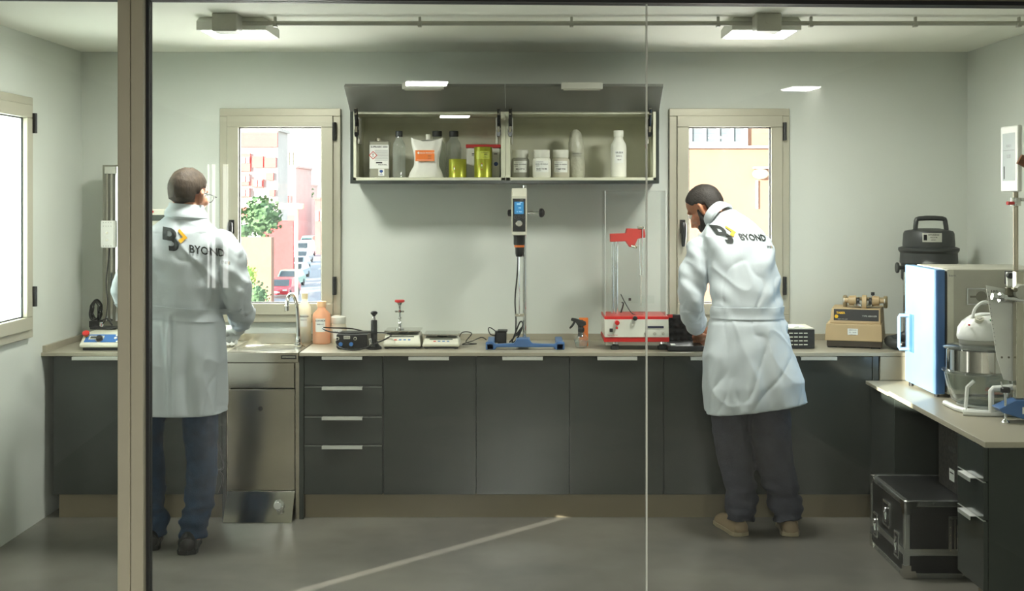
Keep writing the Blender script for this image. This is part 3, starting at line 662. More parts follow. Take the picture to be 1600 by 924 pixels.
MB().lathe((X(847.5, sy), sy+.07, kz), [(.012, .019), (.024, .014), (.026, .002), (.022, -.006), (.01, -.014)], 20, axis='x').build('clamp_knob', 'black', t, 0, True)
MB().lathe((X(800, sy), sy+.07, kz), [(.008, .026), (.018, .022), (.02, .008), (.012, -.002)], 20, axis='x').build('clamp_knob', 'black', t, 0, True)
cable('stirrer_cable', [(hcx-.006, sy+.06, hz0-.1), (X(808, sy), sy+.06, Z(430, sy)), (X(804.5, sy), sy+.07, Z(470, sy)), (X(806, sy), sy+.06, Z(500, sy)), (X(806, sy), sy+.05, Z(525, sy)), (X(812, sy), sy+.03, Z(520, sy)), (X(817, sy), sy+.02, Z(508, sy)), (X(813, sy), sy+.04, Z(504, sy)), (X(806, sy), sy+.05, Z(520, sy)), (X(800, sy), sy+.08, T+.02), (X(808, sy), sy+.05, T+.045), (X(816, sy), sy+.02, Z(512, sy)), (X(803, sy), sy+.07, T+.05), (X(796, sy), sy+.09, T+.02)], .0042, None, parent=t, smooth=5)
# spray bottle and orange pack
c = Vector((X(908, 6.86), 6.86, T)); S = 1.0
t = thing('spray_bottle', 'clear glass spray bottle with dark trigger head on the worktop', 'spray bottle', c)
MB().lathe(c, [(.028, 0), (.032, .004), (.034, .02), (.039, .038), (.035, .058), (.022, .075), (.015, .085), (.014, .095)], 12).build('bottle_body', 'clear_glass', t, 0, True)
MB().lathe(c, [(.026, .003), (.030, .008), (.036, .036), (.034, .042)], 16).build('liquid', 'bottle_clear', t, 0, True)
mb = MB(); mb.lathe(c, [(.018, .088), (.018, .108), (.012, .112), (.012, .125)], 18)
mb.prism([(c.x-.058, T+.152), (c.x-.052, T+.166), (c.x-.03, T+.163), (c.x+.026, T+.145), (c.x+.028, T+.128), (c.x+.012, T+.12), (c.x-.016, T+.12), (c.x-.03, T+.14), (c.x-.046, T+.148)], 6.848, 6.872)
mb.build('spray_head', 'alu_dark' if 0 else 'cap_black', t, .003)
MB().tube([(c.x-.036, 6.86, T+.145), (c.x-.044, 6.86, T+.13), (c.x-.056, 6.86, T+.115), (c.x-.064, 6.86, T+.108)], [.006, .0065, .006, .004], 10, smooth=3).build('trigger', 'cap_black', t, 0, True)
tag(MB().box(X(905, 6.93), X(919, 6.93), 6.93, 6.95, T+.001, Z(497, 6.93), 'orange').box(X(903, 6.93), X(911, 6.93), 6.928, 6.93, T+.05, Z(500, 6.93), 'dark_text').build('orange_pack', 'orange', None, .001), 'thin orange and black pack standing behind the spray bottle', 'pack')
# red and white wetting tester
Y0 = 6.74
xa, xb = X(944, Y0), X(1046, Y0); zb = T+.045; zh = Z(495, Y0)
t = thing('red_tester', 'red and white tester with tall twin columns, red arm and clear cover', 'tester', ((xa+xb)/2, 6.9, T))
mat('tester_red', (196, 24, 22), .35); mat('tester_white', (214, 216, 204), .4); mat('arm_red', (200, 52, 44), .45)
MB().box(xa, xb, Y0+.008, Y0+.30, zb, zb+.026).build('lower_band', 'tester_red', t, .002)
MB().box(xa+.003, xb-.003, Y0+.008, Y0+.30, zh-.016, zh).build('upper_band', 'tester_red', t, .002)
MB().prism([(xa+.004, zb+.026), (xb-.002, zb+.026), (xb-.005, zh-.016), (xa+.002, zh-.016)], Y0+.004, Y0+.29).build('front_panel', 'tester_white', t, .001)
MB().box(xa+.01, xb-.01, Y0+.02, Y0+.29, zb-.02, zb).build('chassis', 'grey_plastic', t)
for q in (X(962, Y0), X(1036, Y0)):
    MB().box(q-.022, q+.02, Y0+.02, Y0+.09, T+.001, zb-.012).build('foot', 'black', t, .002)
    MB().cyl((q, Y0+.03, zb-.012), (q, Y0+.03, zb), .016, m='chrome').build('foot_screw', 'chrome', t)
MB().box(X(952.5, Y0), X(957.5, Y0), Y0-.003, Y0+.004, Z(519, Y0), Z(513.5, Y0)).build('power_switch', 'black', t, .001)
mb = MB(); mb.cyl((X(964, Y0), Y0+.005, Z(504, Y0)), (X(964, Y0), Y0-.03, Z(504, Y0)), .0125).cyl((X(963.5, Y0), Y0-.02, Z(510, Y0)), (X(963.5, Y0), Y0-.02, Z(514, Y0)), .006); mb.build('stop_knob', 'tester_red', t, .002, True)
MB().cyl((X(992, Y0), Y0+.005, Z(497.5, Y0)), (X(992, Y0), Y0-.02, Z(497.5, Y0)), .0125).build('black_knob', 'black', t, .003, True)
MB().box(X(1012, Y0), X(1037, Y0), Y0, Y0+.004, Z(513, Y0), Z(510, Y0)).build('display', mat('lcd_dark', (40, 44, 70), .2), t)
for px in (1009, 1023, 1036.5): MB().lathe((X(px, Y0), Y0+.004, Z(521.5, Y0)), [(.0085, 0), (.0085, .008), (.006, .011)], 16, axis='y').build('selector', 'grey_plastic', t, 0, True)
mb = MB(); mb.text('Sigma force', .012, front(X(957, Y0), Z(524, Y0), Y0+.0035), 'red'); mb.build('maker_mark', 'red', t)
for px in (957.5, 963.5): MB().cyl((X(px, 6.9), 6.9, zh), (X(px, 6.9), 6.9, Z(376, 6.9)), .0085, n=14).build('column', 'chrome', t, 0, True)
mb = MB(); Ya = 6.9
mb.prism([(X(953, Ya), Z(378, Ya)), (X(953, Ya), Z(365.5, Ya)), (X(977, Ya), Z(364.5, Ya)), (X(979, Ya), Z(357, Ya)), (X(1006, Ya), Z(358, Ya)), (X(1009, Ya), Z(371, Ya)), (X(996, Ya), Z(373, Ya)), (X(990, Ya), Z(386, Ya)), (X(983, Ya), Z(386, Ya)), (X(977, Ya), Z(377, Ya))], Ya-.03, Ya+.03)
mb.build('arm', 'arm_red', t, .003)
MB().box(X(996, Ya), X(1006, Ya), Ya-.033, Ya+.02, Z(358, Ya), Z(354, Ya)).build('arm_block', 'steel', t, .002)
MB().cyl((X(987, Ya), Ya-.03, Z(384, Ya)), (X(993, Ya), Ya-.05, Z(386, Ya)), .009).build('probe_nozzle', 'steel', t, .001, True)
MB().tube([(X(1003, Ya), Ya-.035, Z(355, Ya)), (X(1003, Ya), Ya-.035, Z(430, Ya)), (X(999, Ya), Ya-.035, Z(429, Ya)), (X(998, Ya), Ya-.035, Z(374, Ya))], .003, 8).build('test_rod', 'chrome', t)
MB().cyl((X(1000.5, Ya), Ya-.035, Z(430, Ya)), (X(1000.5, Ya), Ya-.035, Z(477, Ya)), .0016, n=8).build('probe_wire', 'steel', t)
MB().tube([(X(970, Ya), Ya, Z(460, Ya)), (X(978, Ya), Ya-.02, Z(476, Ya)), (X(988, Ya), Ya-.04, Z(490, Ya)), (X(1003, Ya), Ya-.05, Z(491, Ya))], .0028, 8, smooth=3).build('guide_wire', 'black', t, 0, True)
MB().box(X(967, 7.0), X(1022, 7.0), 7.0, 7.006, Z(474, 7.0), Z(462, 7.0)).build('scale_plate', 'clear_plastic', t)
MB().box(X(982, 6.999), X(986, 6.999), 6.996, 7.0, Z(470, 7), Z(466, 7)).build('plate_mark', 'black', t)
MB().tube([(X(970, 6.97), 6.97, zh), (X(974, 6.97), 6.965, zh+.05), (X(971.5, 6.97), 6.97, Z(472, 7))], .004, 8, smooth=4).build('tester_cable', 'black', t, 0, True)
cx_, cx2 = X(945, 6.78), X(1041, 6.78); zc = Z(299, 6.78)
mb = MB(); th = .004
mb.box(cx_, cx2, 6.775, 6.775+th, zh+.001, zc); mb.box(cx_, cx2, 7.03-th, 7.03, zh+.001, zc); mb.box(cx_, cx_+th, 6.779, 7.026, zh+.001, zc); mb.box(cx2-th, cx2, 6.779, 7.026, zh+.001, zc); mb.box(cx_, cx2, 6.775, 7.03, zc, zc+th)
mb.build('clear_cover', 'clear_plastic', t)
mat('acrylic_edge', (226, 230, 226), .3, alpha=.6)
for a, yy in ((cx_, 6.775), (cx2-.004, 6.775), (cx2-.004, 7.026)): MB().box(a, a+.004, yy-.0003, yy+.004, zh+.001, zc+.004).build('cover_edge', 'acrylic_edge', t)
# black foam case
Yf = 6.95
t = thing('foam_case', 'open black equipment case with egg-crate foam lid beside the leaning man', 'case', (X(1080, Yf), 6.85, T))
MB().box(X(1043, 6.7), X(1100, 6.7), 6.69, 6.95, T+.001, T+.03).build('case_base', 'black', t, .004)
mb = MB(); rr = []
for i in range(22):
    row = []
    for j in range(26):
        u = j/25; v = i/21; xx = X(1044, Yf)+(X(1102, Yf)-X(1044, Yf))*u; zz = T+.03+v*.135
        row.append((xx, Yf+v*.05-.016*(.5+.5*math.sin(u*34))*(.5+.5*math.sin(v*24)), zz))
    rr.append(row)
V = [p for r in rr for p in r]; Fc = [(i*26+j, i*26+j+1, (i+1)*26+j+1, (i+1)*26+j) for i in range(21) for j in range(25)]
mb.add(V, Fc); mb.build('foam_lining', mat('foam', (22, 22, 24), .95), t, 0, True)
MB().prism([(Yf+.012, T+.028), (Yf+.035, T+.028), (Yf+.085, T+.17), (Yf+.062, T+.17)], X(1043, Yf), X(1103, Yf), 'x').build('case_lid', 'black', t, .003)
MB().box(X(1045, Yf), X(1052, Yf), Yf+.03, Yf+.05, T+.155, T+.172).build('red_latch', 'red', t, .001)
MB().box(X(1048, 6.72), X(1055, 6.72), 6.70, 6.75, T+.0305, T+.036).build('white_tag', 'paper', t)
# small black rack unit beside the leaning man
x0, x1 = X(1206, 6.83), X(1271, 6.83); zz = Z(513, 6.83)
t = thing('vent_box', 'small black box with slotted front and pale top right of leaning man', 'instrument', ((x0+x1)/2, 6.93, T))
MB().box(x0, x1, 6.80, 7.02, T+.002, zz-.004).build('case', 'black', t, .003)
MB().box(x0+.002, x1-.004, 6.805, 7.02, zz-.004, zz+.003).build('top_plate', 'offwhite', t, .001)
mb = MB()
for i in range(4):
    for j in range(6): mb.box(x0+.035+j*.027, x0+.055+j*.027, 6.797, 6.80, T+.022+i*.021, T+.027+i*.021)
mb.build('vent_slots', 'offwhite', t)
mb = MB(); random.seed(5)
for i in range(5): mb.box(x0+.03+i*.03, x0+.062+i*.03, 6.83+.01*(i % 2), 6.93, zz+.0035+.003*(i % 2), zz+.006+.003*(i % 2))
tag(mb.build('paper_strips', 'paper'), 'loose white paper strips lying on the small black slotted box', 'paper', None, 'stuff')
# abraser
Yt = 6.80
xc = X(1333, Yt); def_ = None
mat('tan', (176, 152, 112), .5); mat('tan_dark', (140, 126, 92), .5); mat('brown_base', (84, 72, 58), .5)
t = thing('abraser', 'tan rotary abraser with twin grinding heads at right end of long worktop', 'abraser', (xc, 6.92, T))
def W(px): return X(px, Yt)
mb = MB(); mb.box(W(1292), W(1376), Yt+.02, Yt+.28, T+.008, T+.045); mb.build('plinth_base', 'brown_base', t, .003)
for q in (W(1300), W(1366)): MB().box(q-.025, q+.025, Yt+.03, Yt+.26, T, T+.008).build('foot', 'rubber', t)
z0_, z1_, z2_ = Z(534, Yt), Z(507.5, Yt), Z(484, Yt)
mb = MB(); mb.loft([[(W(1289), Yt, z0_), (W(1376.5), Yt, z0_), (W(1380), Yt+.3, z0_), (W(1291), Yt+.3, z0_)], [(W(1291.5), Yt+.01, z1_), (W(1375.5), Yt+.01, z1_), (W(1378), Yt+.3, z1_), (W(1293), Yt+.3, z1_)]]); mb.build('lower_housing', 'tan', t, .004)
mb = MB(); mb.loft([[(W(1296.5), Yt+.035, z1_), (W(1374), Yt+.035, z1_), (W(1378), Yt+.3, z1_), (W(1297), Yt+.3, z1_)], [(W(1299), Yt+.06, z2_), (W(1373), Yt+.06, z2_), (W(1377), Yt+.3, z2_), (W(1300), Yt+.3, z2_)]]); mb.build('upper_housing', 'tan', t, .004)
def up(px, f=.5, e=.001):
    a = Vector((0, Yt+.035, z1_)); b = Vector((0, Yt+.06, z2_)); d = (b-a).normalized(); n = Vector((0, -d.z, d.y)); c_ = a.lerp(b, f)
    return lambda u, v: (W(px)+u, c_.y+n.y*e+d.y*v, c_.z+n.z*e+d.z*v)
mb = MB(); mb.rect(W(1371)-W(1302.5), .064, up(1336.7, .56), 'black'); 
mb.text('TABER', .016, up(1313, .68, .002), 'yellow', True); mb.text('TYPE ABRASER', .012, up(1357, .5, .002), 'handle'); mb.text('abrasion tester model', .006, up(1316, .28, .002), 'handle')
c0 = Vector(up(1306.5, .45, .001)(0, 0)); mb.cyl(c0, c0+Vector((0, -.003, 0)), .010, m='yellow'); mb.build('name_panel', 'black', t)
mb = MB(); mb.rect(.055, .043, lambda u, v: (W(1332)+u, Yt+.0037+.0*v, Z(520.5, Yt)+v), 'paper')
for i, s in enumerate(('SERVICIO', 'ID - 0000', 'calibrado')): mb.text(s, .010, (lambda u, v, k=.013-i*.013: (W(1332)+u, Yt+.003, Z(520.5, Yt)+v+k)), 'dark_text')
mb.build('sticker', 'paper', t)
Yh = Yt+.12
for a, s in ((1306.5, 1), (1374, -1)):
    xq = X(a, Yh); MB().box(min(xq, xq+s*.022), max(xq, xq+s*.022), Yh+.02, Yh+.07, z2_-.002, Z(463, Yh)).build('upright', 'tan_dark', t, .006)
MB().cyl((X(1307, Yh), Yh+.045, Z(468, Yh)), (X(1374, Yh), Yh+.045, Z(468, Yh)), .010, n=14).build('pivot_shaft', 'tan_dark', t, 0, True)
for a, b in ((1309, 1327), (1369, 1351)):
    xa_, xb_ = X(a, Yh), X(b, Yh)
    MB().tube([(xa_, Yh, Z(470, Yh)), (xa_+(xb_-xa_)*.35, Yh, Z(470, Yh)), (xa_+(xb_-xa_)*.4, Yh, Z(470, Yh)), (xb_, Yh, Z(470, Yh))], [.012, .013, .026, .029], 18).build('load_arm', 'tan', t, .001, True)
    MB().cyl((xa_, Yh, Z(470, Yh)), (xa_+(-.004 if a < 1330 else .004), Yh, Z(470, Yh)), .0135).build('arm_cap', 'paper', t)
    MB().cyl((xb_+(.002 if b < 1340 else -.002), Yh, Z(471, Yh)), (xb_+(.018 if b < 1340 else -.018), Yh, Z(471, Yh)), .020).build('grinding_wheel', 'black', t, .001, True)
MB().tube([(X(1336, Yh), Yh, Z(474, Yh)), (X(1343, Yh), Yh, Z(474, Yh))], .052, 24, flat=.9).build('centre_guard', 'tan', t, .003, True)
MB().cyl((X(1352, Yh), Yh, Z(467, Yh)), (X(1352, Yh), Yh, Z(460, Yh)), .004).cyl((X(1352, Yh), Yh, Z(461, Yh)), (X(1352, Yh), Yh, Z(456.5, Yh)), .010).build('wing_knob', 'black', t)
MB().lathe((X(1338, Yh), Yh+.01, z2_), [(.02, 0), (.02, .006), (.055, .009), (.058, .012), (.058, .022), (.054, .024)], 32).build('turntable', 'steel_bright', t, 0, True)
t.rotation_euler.z = -.30; t.location = (X(1337, 6.9), 6.93, T)
# wet vacuum behind the oven
cv = Vector((X(1452, 6.94), 6.95, T))
t = thing('shop_vacuum', 'tall black workshop vacuum with carry handle behind the blue-door oven', 'vacuum cleaner', cv)
def zc_(py): return Z(py, 6.82)-T
mat('vac_dark', (44, 47, 46), .45); 
MB().lathe(cv, [(.13, 0), (.15, .01), (.155, .03), (.15, .06)], 32).build('base_ring', 'vac_dark', t, 0, True)
MB().lathe(cv, [(.135, .055), (.138, .06), (.138, zc_(440)), (.13, zc_(438))], 36).build('clear_canister', 'bottle_clear', t, 0, True)
MB().lathe(cv, [(.09, .06), (.1, .07), (.1, .28), (.09, zc_(445))], 28).build('filter_core', 'vac_dark', t, 0, True)
MB().lathe(cv, [(.14, zc_(441)), (.15, zc_(438)), (.15, zc_(415)), (.158, zc_(412)), (.155, zc_(397)), (.165, zc_(393)), (.165, zc_(389)), (.145, zc_(387))], 36).build('collar', 'vac_dark', t, 0, True)
MB().lathe(cv, [(.14, zc_(388)), (.142, zc_(384)), (.138, zc_(366)), (.13, zc_(362)), (.06, zc_(358))], 36).build('motor_lid', 'vac_dark', t, 0, True)
hp = [(X(1432, 6.9), zc_(366)+T), (X(1433, 6.9), zc_(352)+T), (X(1438, 6.9), zc_(345)+T), (X(1474, 6.9), zc_(345)+T), (X(1479, 6.9), zc_(352)+T), (X(1481, 6.9), zc_(368)+T)]
MB().tube([(a, 6.92, b+.01) for a, b in hp], .0135, 10, smooth=3).build('carry_handle', 'vac_dark', t, 0, True)
w_ = wrap(cv.x, cv.y, Z(374, 6.81)+.005, .141, .001); mb = MB(); ww = lambda u, v: w_(u-.025, v+.004); mb.rect(.105, .05, ww, 'grey_plastic', 8); w3 = wrap(cv.x, cv.y, Z(374, 6.81)+.005, .141, .002)
mb.rect(.018, .032, lambda u, v: w3(u-.062, v+.004), 'black_gloss', 2)
for i, (s, z_) in enumerate((('HYUNDAI', .013), ('VACUUM', .009), ('HYVC-', .009))): mb.text(s, z_, (lambda u, v, k=.018-i*.014: w3(u-.018, v+k)), 'dark_text', True)
mb.build('name_plate', 'grey_plastic', t)
MB().cyl((cv.x-.15, cv.y-.03, T+zc_(420)), (cv.x-.185, cv.y-.04, T+zc_(420)), .012).cyl((cv.x-.183, cv.y-.04, T+zc_(420)), (cv.x-.195, cv.y-.04, T+zc_(420)), .03).build('side_knob', 'vac_dark', t, .003, True)
mb = MB(); w_ = wrap(cv.x, cv.y, T+.33, .1385, .001); mb.rect(.14, .045, lambda u, v: w_(u-.09, v), 'paper', 10); mb.build('canister_band', 'paper', t)
for k_ in (-.18, -.13): MB().tube([(cv.x+k_*.8-.01, cv.y-.07, T+.2), (cv.x+k_*.8-.01, cv.y-.075, T+.42)], .009, 8).build('chrome_strut', 'chrome', t, 0, True)
t = thing('vacuum_hose', 'dark vacuum hose with chrome end lying on worktop beside the abraser', 'hose', (X(1400, 6.85), 6.85, T))
MB().tube([(X(1428, 6.98), 6.86, T+.11), (X(1410, 6.9), 6.82, T+.075), (X(1395, 6.9), 6.86, T+.045), (X(1386, 6.9), 6.86, T+.04), (X(1392, 6.8), 6.78, T+.035), (X(1404, 6.75), 6.74, T+.03)], .027, 14, smooth=5).build('hose', mat('hose_grey', (58, 60, 58), .5), t, 0, True)
MB().tube([(X(1403, 6.75), 6.745, T+.03), (X(1413, 6.7), 6.70, T+.028)], .021, 18).build('hose_end', 'chrome', t, 0, True)
MB().tube([(X(1413, 6.7), 6.701, T+.028), (X(1413.3, 6.7), 6.699, T+.028)], .016, 18).build('hose_mouth', 'rubber', t)
# ================================================================== things in the wall cabinet
S0 = WY and (z0*0+Z(287, WY)+.018+.016+.0005)
Yc = 7.0
def shelf_bottle(px, r, pyt, label, body='bottle_clear', cap='cap_black', Y=Yc, **k): return lab_bottle('bottle', px, Y, r, pyt, label, body, cap, z=S0, **k)
# metal can
x0, x1 = X(577, Yc), X(608, Yc); zt = Z(220, Yc)
mat('tin', (168, 168, 152), .3, .7)
t = thing('solvent_can', 'square metal solvent can with white hazard label at left of shelf', 'can', ((x0+x1)/2, 7.03, S0))
MB().box(x0, x1, Yc, Yc+.07, S0, zt-.004).build('can_body', 'tin', t, .005)
MB().frame(x0, x1, S0, zt, .004, Yc-.002, Yc+.002).build('rim', 'steel_bright', t, .001)
MB().lathe(((x0+x1)/2-.01, Yc+.03, zt-.004), [(.018, 0), (.018, .012), (.014, .014), (.014, .02)], 20).build('screw_cap', 'steel', t, 0, True)
cxm = (x0+x1)/2; mb = MB(); lz = Z(245, Yc)
mb.rect(x1-x0-.004, .135, front(cxm, lz, Yc-.003), 'paper')
mb.text('SUPRASEC 2030', .0145, front(cxm, lz+.055, Yc-.0035), 'dark_text', True, .95)
for i in range(10): mb.rect(.075, .002, front(cxm+.012, lz+.036-i*.0062, Yc-.0034), 'grey_text')
mb.rect(.036, .008, front(cxm, lz-.034, Yc-.0034), 'dark_text'); mb.text('INDUSTRIAL', .009, front(cxm+.02, lz-.046, Yc-.0035), 'dark_text', True)
dcx, dcz = x0+.022, lz+.008
for rr_, m_, e_ in ((.024, 'red', .0035), (.0185, 'paper', .004)): mb.add([(dcx-rr_, Yc-e_, dcz), (dcx, Yc-e_, dcz-rr_), (dcx+rr_, Yc-e_, dcz), (dcx, Yc-e_, dcz+rr_)], [(0, 1, 2, 3)], m_)
mb.text('!', .028, front(dcx, dcz, Yc-.0045), 'dark_text', True)
mb.rect(.034, .040, front(cxm+.012, S0+.03, Yc-.0025), 'paper')
mb.add([(cxm+.012+.010*math.cos(a*PI/6), Yc-.003, S0+.036+.008*math.sin(a*PI/6)) for a in range(12)], [tuple(range(12))], 'blue_text'); mb.rect(.003, .012, front(cxm+.012, S0+.026, Yc-.003), 'blue_text'); mb.text('VOC', .008, front(cxm+.012, S0+.016, Yc-.003), 'blue_text', True)
mb.build('can_label', 'paper', t)
shelf_bottle(623.5, .036, 205, 'clear bottle with black cap right of the metal can', neck=.55)
# white bag with orange label
def bag():
    t = thing('white_bag', 'white crumpled plastic bag with bright orange label on the shelf', 'bag', (X(664, 6.98), 6.98, S0))
    cs = [(0, 637.5, 692.5, .035), (.12, 640, 691, .045), (.3, 647, 686, .045), (.5, 646, 685, .035), (.7, 644, 688, .022), (.86, 642, 691, .012), (.94, 641.5, 692, .006)]
    rings = []; H = Z(213, 6.98)-S0; n = 40
    for f, a, b, d in cs:
        xa, xb = X(a, 6.96), X(b, 6.96); ring = []
        for k in range(n):
            an = 2*PI*k/n; cc = math.cos(an); s_ = math.sin(an); u = (abs(cc)**.7)*(1 if cc > 0 else -1)
            x = (xa+xb)/2+(xb-xa)/2*u; y = 6.98+d*s_
            fo = noise.noise(Vector((u*3.2, f*5, s_)))*.010*(1 if .05 < f < .9 else .3)
            top = (.09*H*(u*u)) if f > .8 else 0
            ring.append((x+fo*.5, y+fo, S0+.001+f*H*.93+top*(f-.8)/.14 if f > .8 else S0+.001+f*H*.93))
        rings.append(ring)
    MB().loft(rings).build('bag_film', mat('bag_white', (214, 214, 204), .28, bump=.5, bs=24), t, 0, True)
    lx, lz = X(664, 6.93), Z(243.5, 6.93); mb = MB()
    mb.rect(.107, .062, front(lx, lz, 6.926), 'orange', 1); mb.cyl((lx-.036, 6.926, lz+.016), (lx-.036, 6.9252, lz+.016), .006, m='paper', n=14)
    mb.text('SILICA PRODUCTS', .010, front(lx+.014, lz+.015, 6.9255), 'paper', True)
    for i in range(3): mb.rect(.020, .0022, front(lx+.026, lz-.000-i*.008, 6.9255), 'brown_base')
    mb.rect(.09, .0015, front(lx, lz-.024, 6.9255), 'paper')
    mb.build('bag_label', 'orange', t)
bag()
lab_bottle('bottle', 669, 7.07, .034, 210, 'pale bottle with small white cap peeping over the white bag', 'bottle_white', 'cap_white', z=S0, neck=.4)
lab_bottle('bottle', 683, 7.15, .05, 205, 'wide clear bottle with black cap behind the white bag', 'bottle_clear', 'cap_black', z=S0, neck=.55)
shelf_bottle(709, .043, 205, 'clear bottle with black cap behind the low green tin', Y=7.07, neck=.6)
mat('tin_green', (146, 150, 30), .3, .35); mat('tin_light', (176, 182, 60), .4)
def green_tin(px, r, pyt, label, tall, Y):
    c = (X(px, Y), Y, S0); H = Z(pyt, Y)-S0; t = thing('green_tin', label, 'tin', c)
    MB().lathe(c, [(r, 0), (r*1.02, .002), (r, .004), (r, H-.004), (r*1.02, H-.002), (r, H), (r*.93, H), (r*.93, H-.004)], 32).build('tin_body', 'tin_green', t, 0, True)
    mb = MB(); zc = H*.36 if tall else H*.42; w_ = wrap(c[0], c[1], c[2]+zc, r, .0008); off = -.006 if tall else -.016; q = .020
    mb.add([w_(off-q, 0), w_(off, -q), w_(off+q, 0), w_(off, q)], [(0, 1, 2, 3)], 'red')
    w2 = wrap(c[0], c[1], c[2]+zc, r, .0014); mb.add([w2(off-.0045, .004), w2(off-.002, .0), w2(off+.003, .0), w2(off+.0045, .005), w2(off+.002, .010), w2(off, .016), w2(off-.002, .010)], [tuple(range(7))], 'paper'); mb.text('2', .007, lambda u, v: w2(off+u, v-.010), 'paper')
    if tall:
        w3 = wrap(c[0], c[1], c[2]+H*.73, r, .0008); mb.rect(.08, .045, w3, 'tin_light', 8); w4 = wrap(c[0], c[1], c[2]+H*.73, r, .0014)
        mb.text('SUPRASEC', .009, lambda u, v: w4(u+.012, v+.014), 'dark_text'); mb.text('5025', .010, lambda u, v: w4(u+.016, v+.003), 'dark_text', True); mb.text('- + -', .014, lambda u, v: w4(u+.012, v-.012), 'dark_text', True)
    mb.build('tin_label', 'red', t)
green_tin(715, .050, 249, 'low olive-green tin with red flame diamond in front of clear bottle', False, 6.985)
green_tin(755, .051, 230, 'tall olive-green tin with red flame diamond before the red-lidded tub', True, 6.985)
xa, xb = X(728, 7.1), X(790, 7.1); zt = Z(226, 7.1)
t = thing('red_lid_tub', 'white rectangular tub with red lid behind the tall green tin', 'tub', ((xa+xb)/2-.01, 7.14, S0))
xb = min(xb, xm-.03)
MB().box(xa+.003, xb-.003, 7.08, 7.22, S0, zt-.02).build('tub_body', 'cap_white', t, .008); MB().box(xa, xb, 7.075, 7.225, zt-.02, zt).build('lid', 'red', t, .004)
mb = MB(); mb.rect(.02, .006, front(xa+.045, zt-.055, 7.078), 'dark_text'); mb.rect(.03, .003, front(xa+.05, zt-.065, 7.078), 'grey_text'); mb.rect(.02, .004, front(xb-.03, zt-.055, 7.078), 'dark_text'); mb.cyl((xb-.028, 7.08, S0+.08), (xb-.028, 7.0785, S0+.08), .012, m='blue_text'); mb.build('tub_print', 'dark_text', t)
# three jars
for px, body, lab, l2 in ((813, 'bottle_white', 'dull white-capped jar with a greyer body, leftmost of the three jars', 'BELLOT B'), (846.5, 'cap_white', 'bright white opaque jar in the middle of the three jars', 'BASE TB MB'), (876, 'cap_cream', 'off-white jar nearest the tall wrapped bottle, rightmost of three jars', 'COMP PDR')):
    r = .0515; Yj = 6.99 if px == 846.5 else 7.04; c = (X(px, Yj), Yj, S0); H = Z(234.5, Yj)-S0
    t = thing('sample_jar', lab, 'jar', c, 'white jars on the shelf')
    bm_ = mat('jar_grey', (150, 150, 138), .4) if px == 813 else (MATS['cap_white'] if px == 846.5 else mat('jar_cream', (190, 186, 168), .4))
    MB().lathe(c, [(r*.9, 0), (r, .008), (r, .095), (r*.94, .106), (r*.8, .112), (r*.8, .114)], 32).build('jar_body', bm_, t, 0, True)
    MB().lathe(c, [(r*.86, .113), (r*.88, .115), (r*.88, H-.002), (r*.84, H)], 30).build('lid', 'cap_white', t, 0, True)
    mb = MB(); w_ = wrap(c[0], c[1], S0+.062, r, .0008); mb.rect(.082, .064, w_, 'paper', 8); w2 = wrap(c[0], c[1], S0+.062, r, .0014)
    mb.rect(.04, .002, lambda u, v: w2(u-.012, v+.026), 'grey_text', 3); mb.text('SANSIL OR RASLAX', .0085, lambda u, v: w2(u-.001, v+.013), 'dark_text', True); mb.rect(.02, .003, lambda u, v: w2(u-.024, v+.003), 'grey_text', 3); mb.text(l2, .0115, lambda u, v: w2(u-.001, v-.014), 'dark_text', True); mb.rect(.03, .002, lambda u, v: w2(u-.02, v-.024), 'grey_text', 3)
    mb.build('jar_label', 'paper', t)
# wrapped bottle
c = Vector((X(901, 7.10), 7.10, S0)); H = Z(203, 7.10)-S0
t = thing('wrapped_bottle', 'white bottle wrapped in crumpled clear plastic right of the jars', 'bottle', c)
rings = []
for f, r in ((0, .040), (.05, .046), (.3, .047), (.55, .045), (.72, .044), (.84, .036), (.93, .03), (1, .012)):
    rings.append([(c.x+(r+noise.noise(Vector((math.cos(a)*2, math.sin(a)*2, f*7)))*.007)*math.cos(a)-.006*f, c.y+(r+.006*noise.noise(Vector((a, f*6, 2))))*math.sin(a), c.z+.001+f*H) for a in [2*PI*k/28 for k in range(28)]])
MB().loft(rings).build('plastic_wrap', mat('wrap_white', (182, 182, 164), .3, bump=.6, bs=40), t, 0, True)
mb = MB(); w2 = wrap(c.x, c.y, S0+H*.5, .048, .004); mb.text('SANSILO', .013, w2, 'grey_text', True); mb.rect(.05, .002, lambda u, v: w2(u, v-.014), 'grey_text', 5); mb.build('print', 'grey_text', t)
lab_bottle('bottle', 966.5, 7.03, .045, 204, 'white plastic bottle with text label at right end of shelf', 'cap_white', 'cap_white', z=S0, neck=.62, caph=.035, lines=(('UR-3218', .013), ('BASE 1L', .010), ('mix 4', .010)), labh=.07, labz=.44)
# ================================================================== right-hand side
T2 = .757
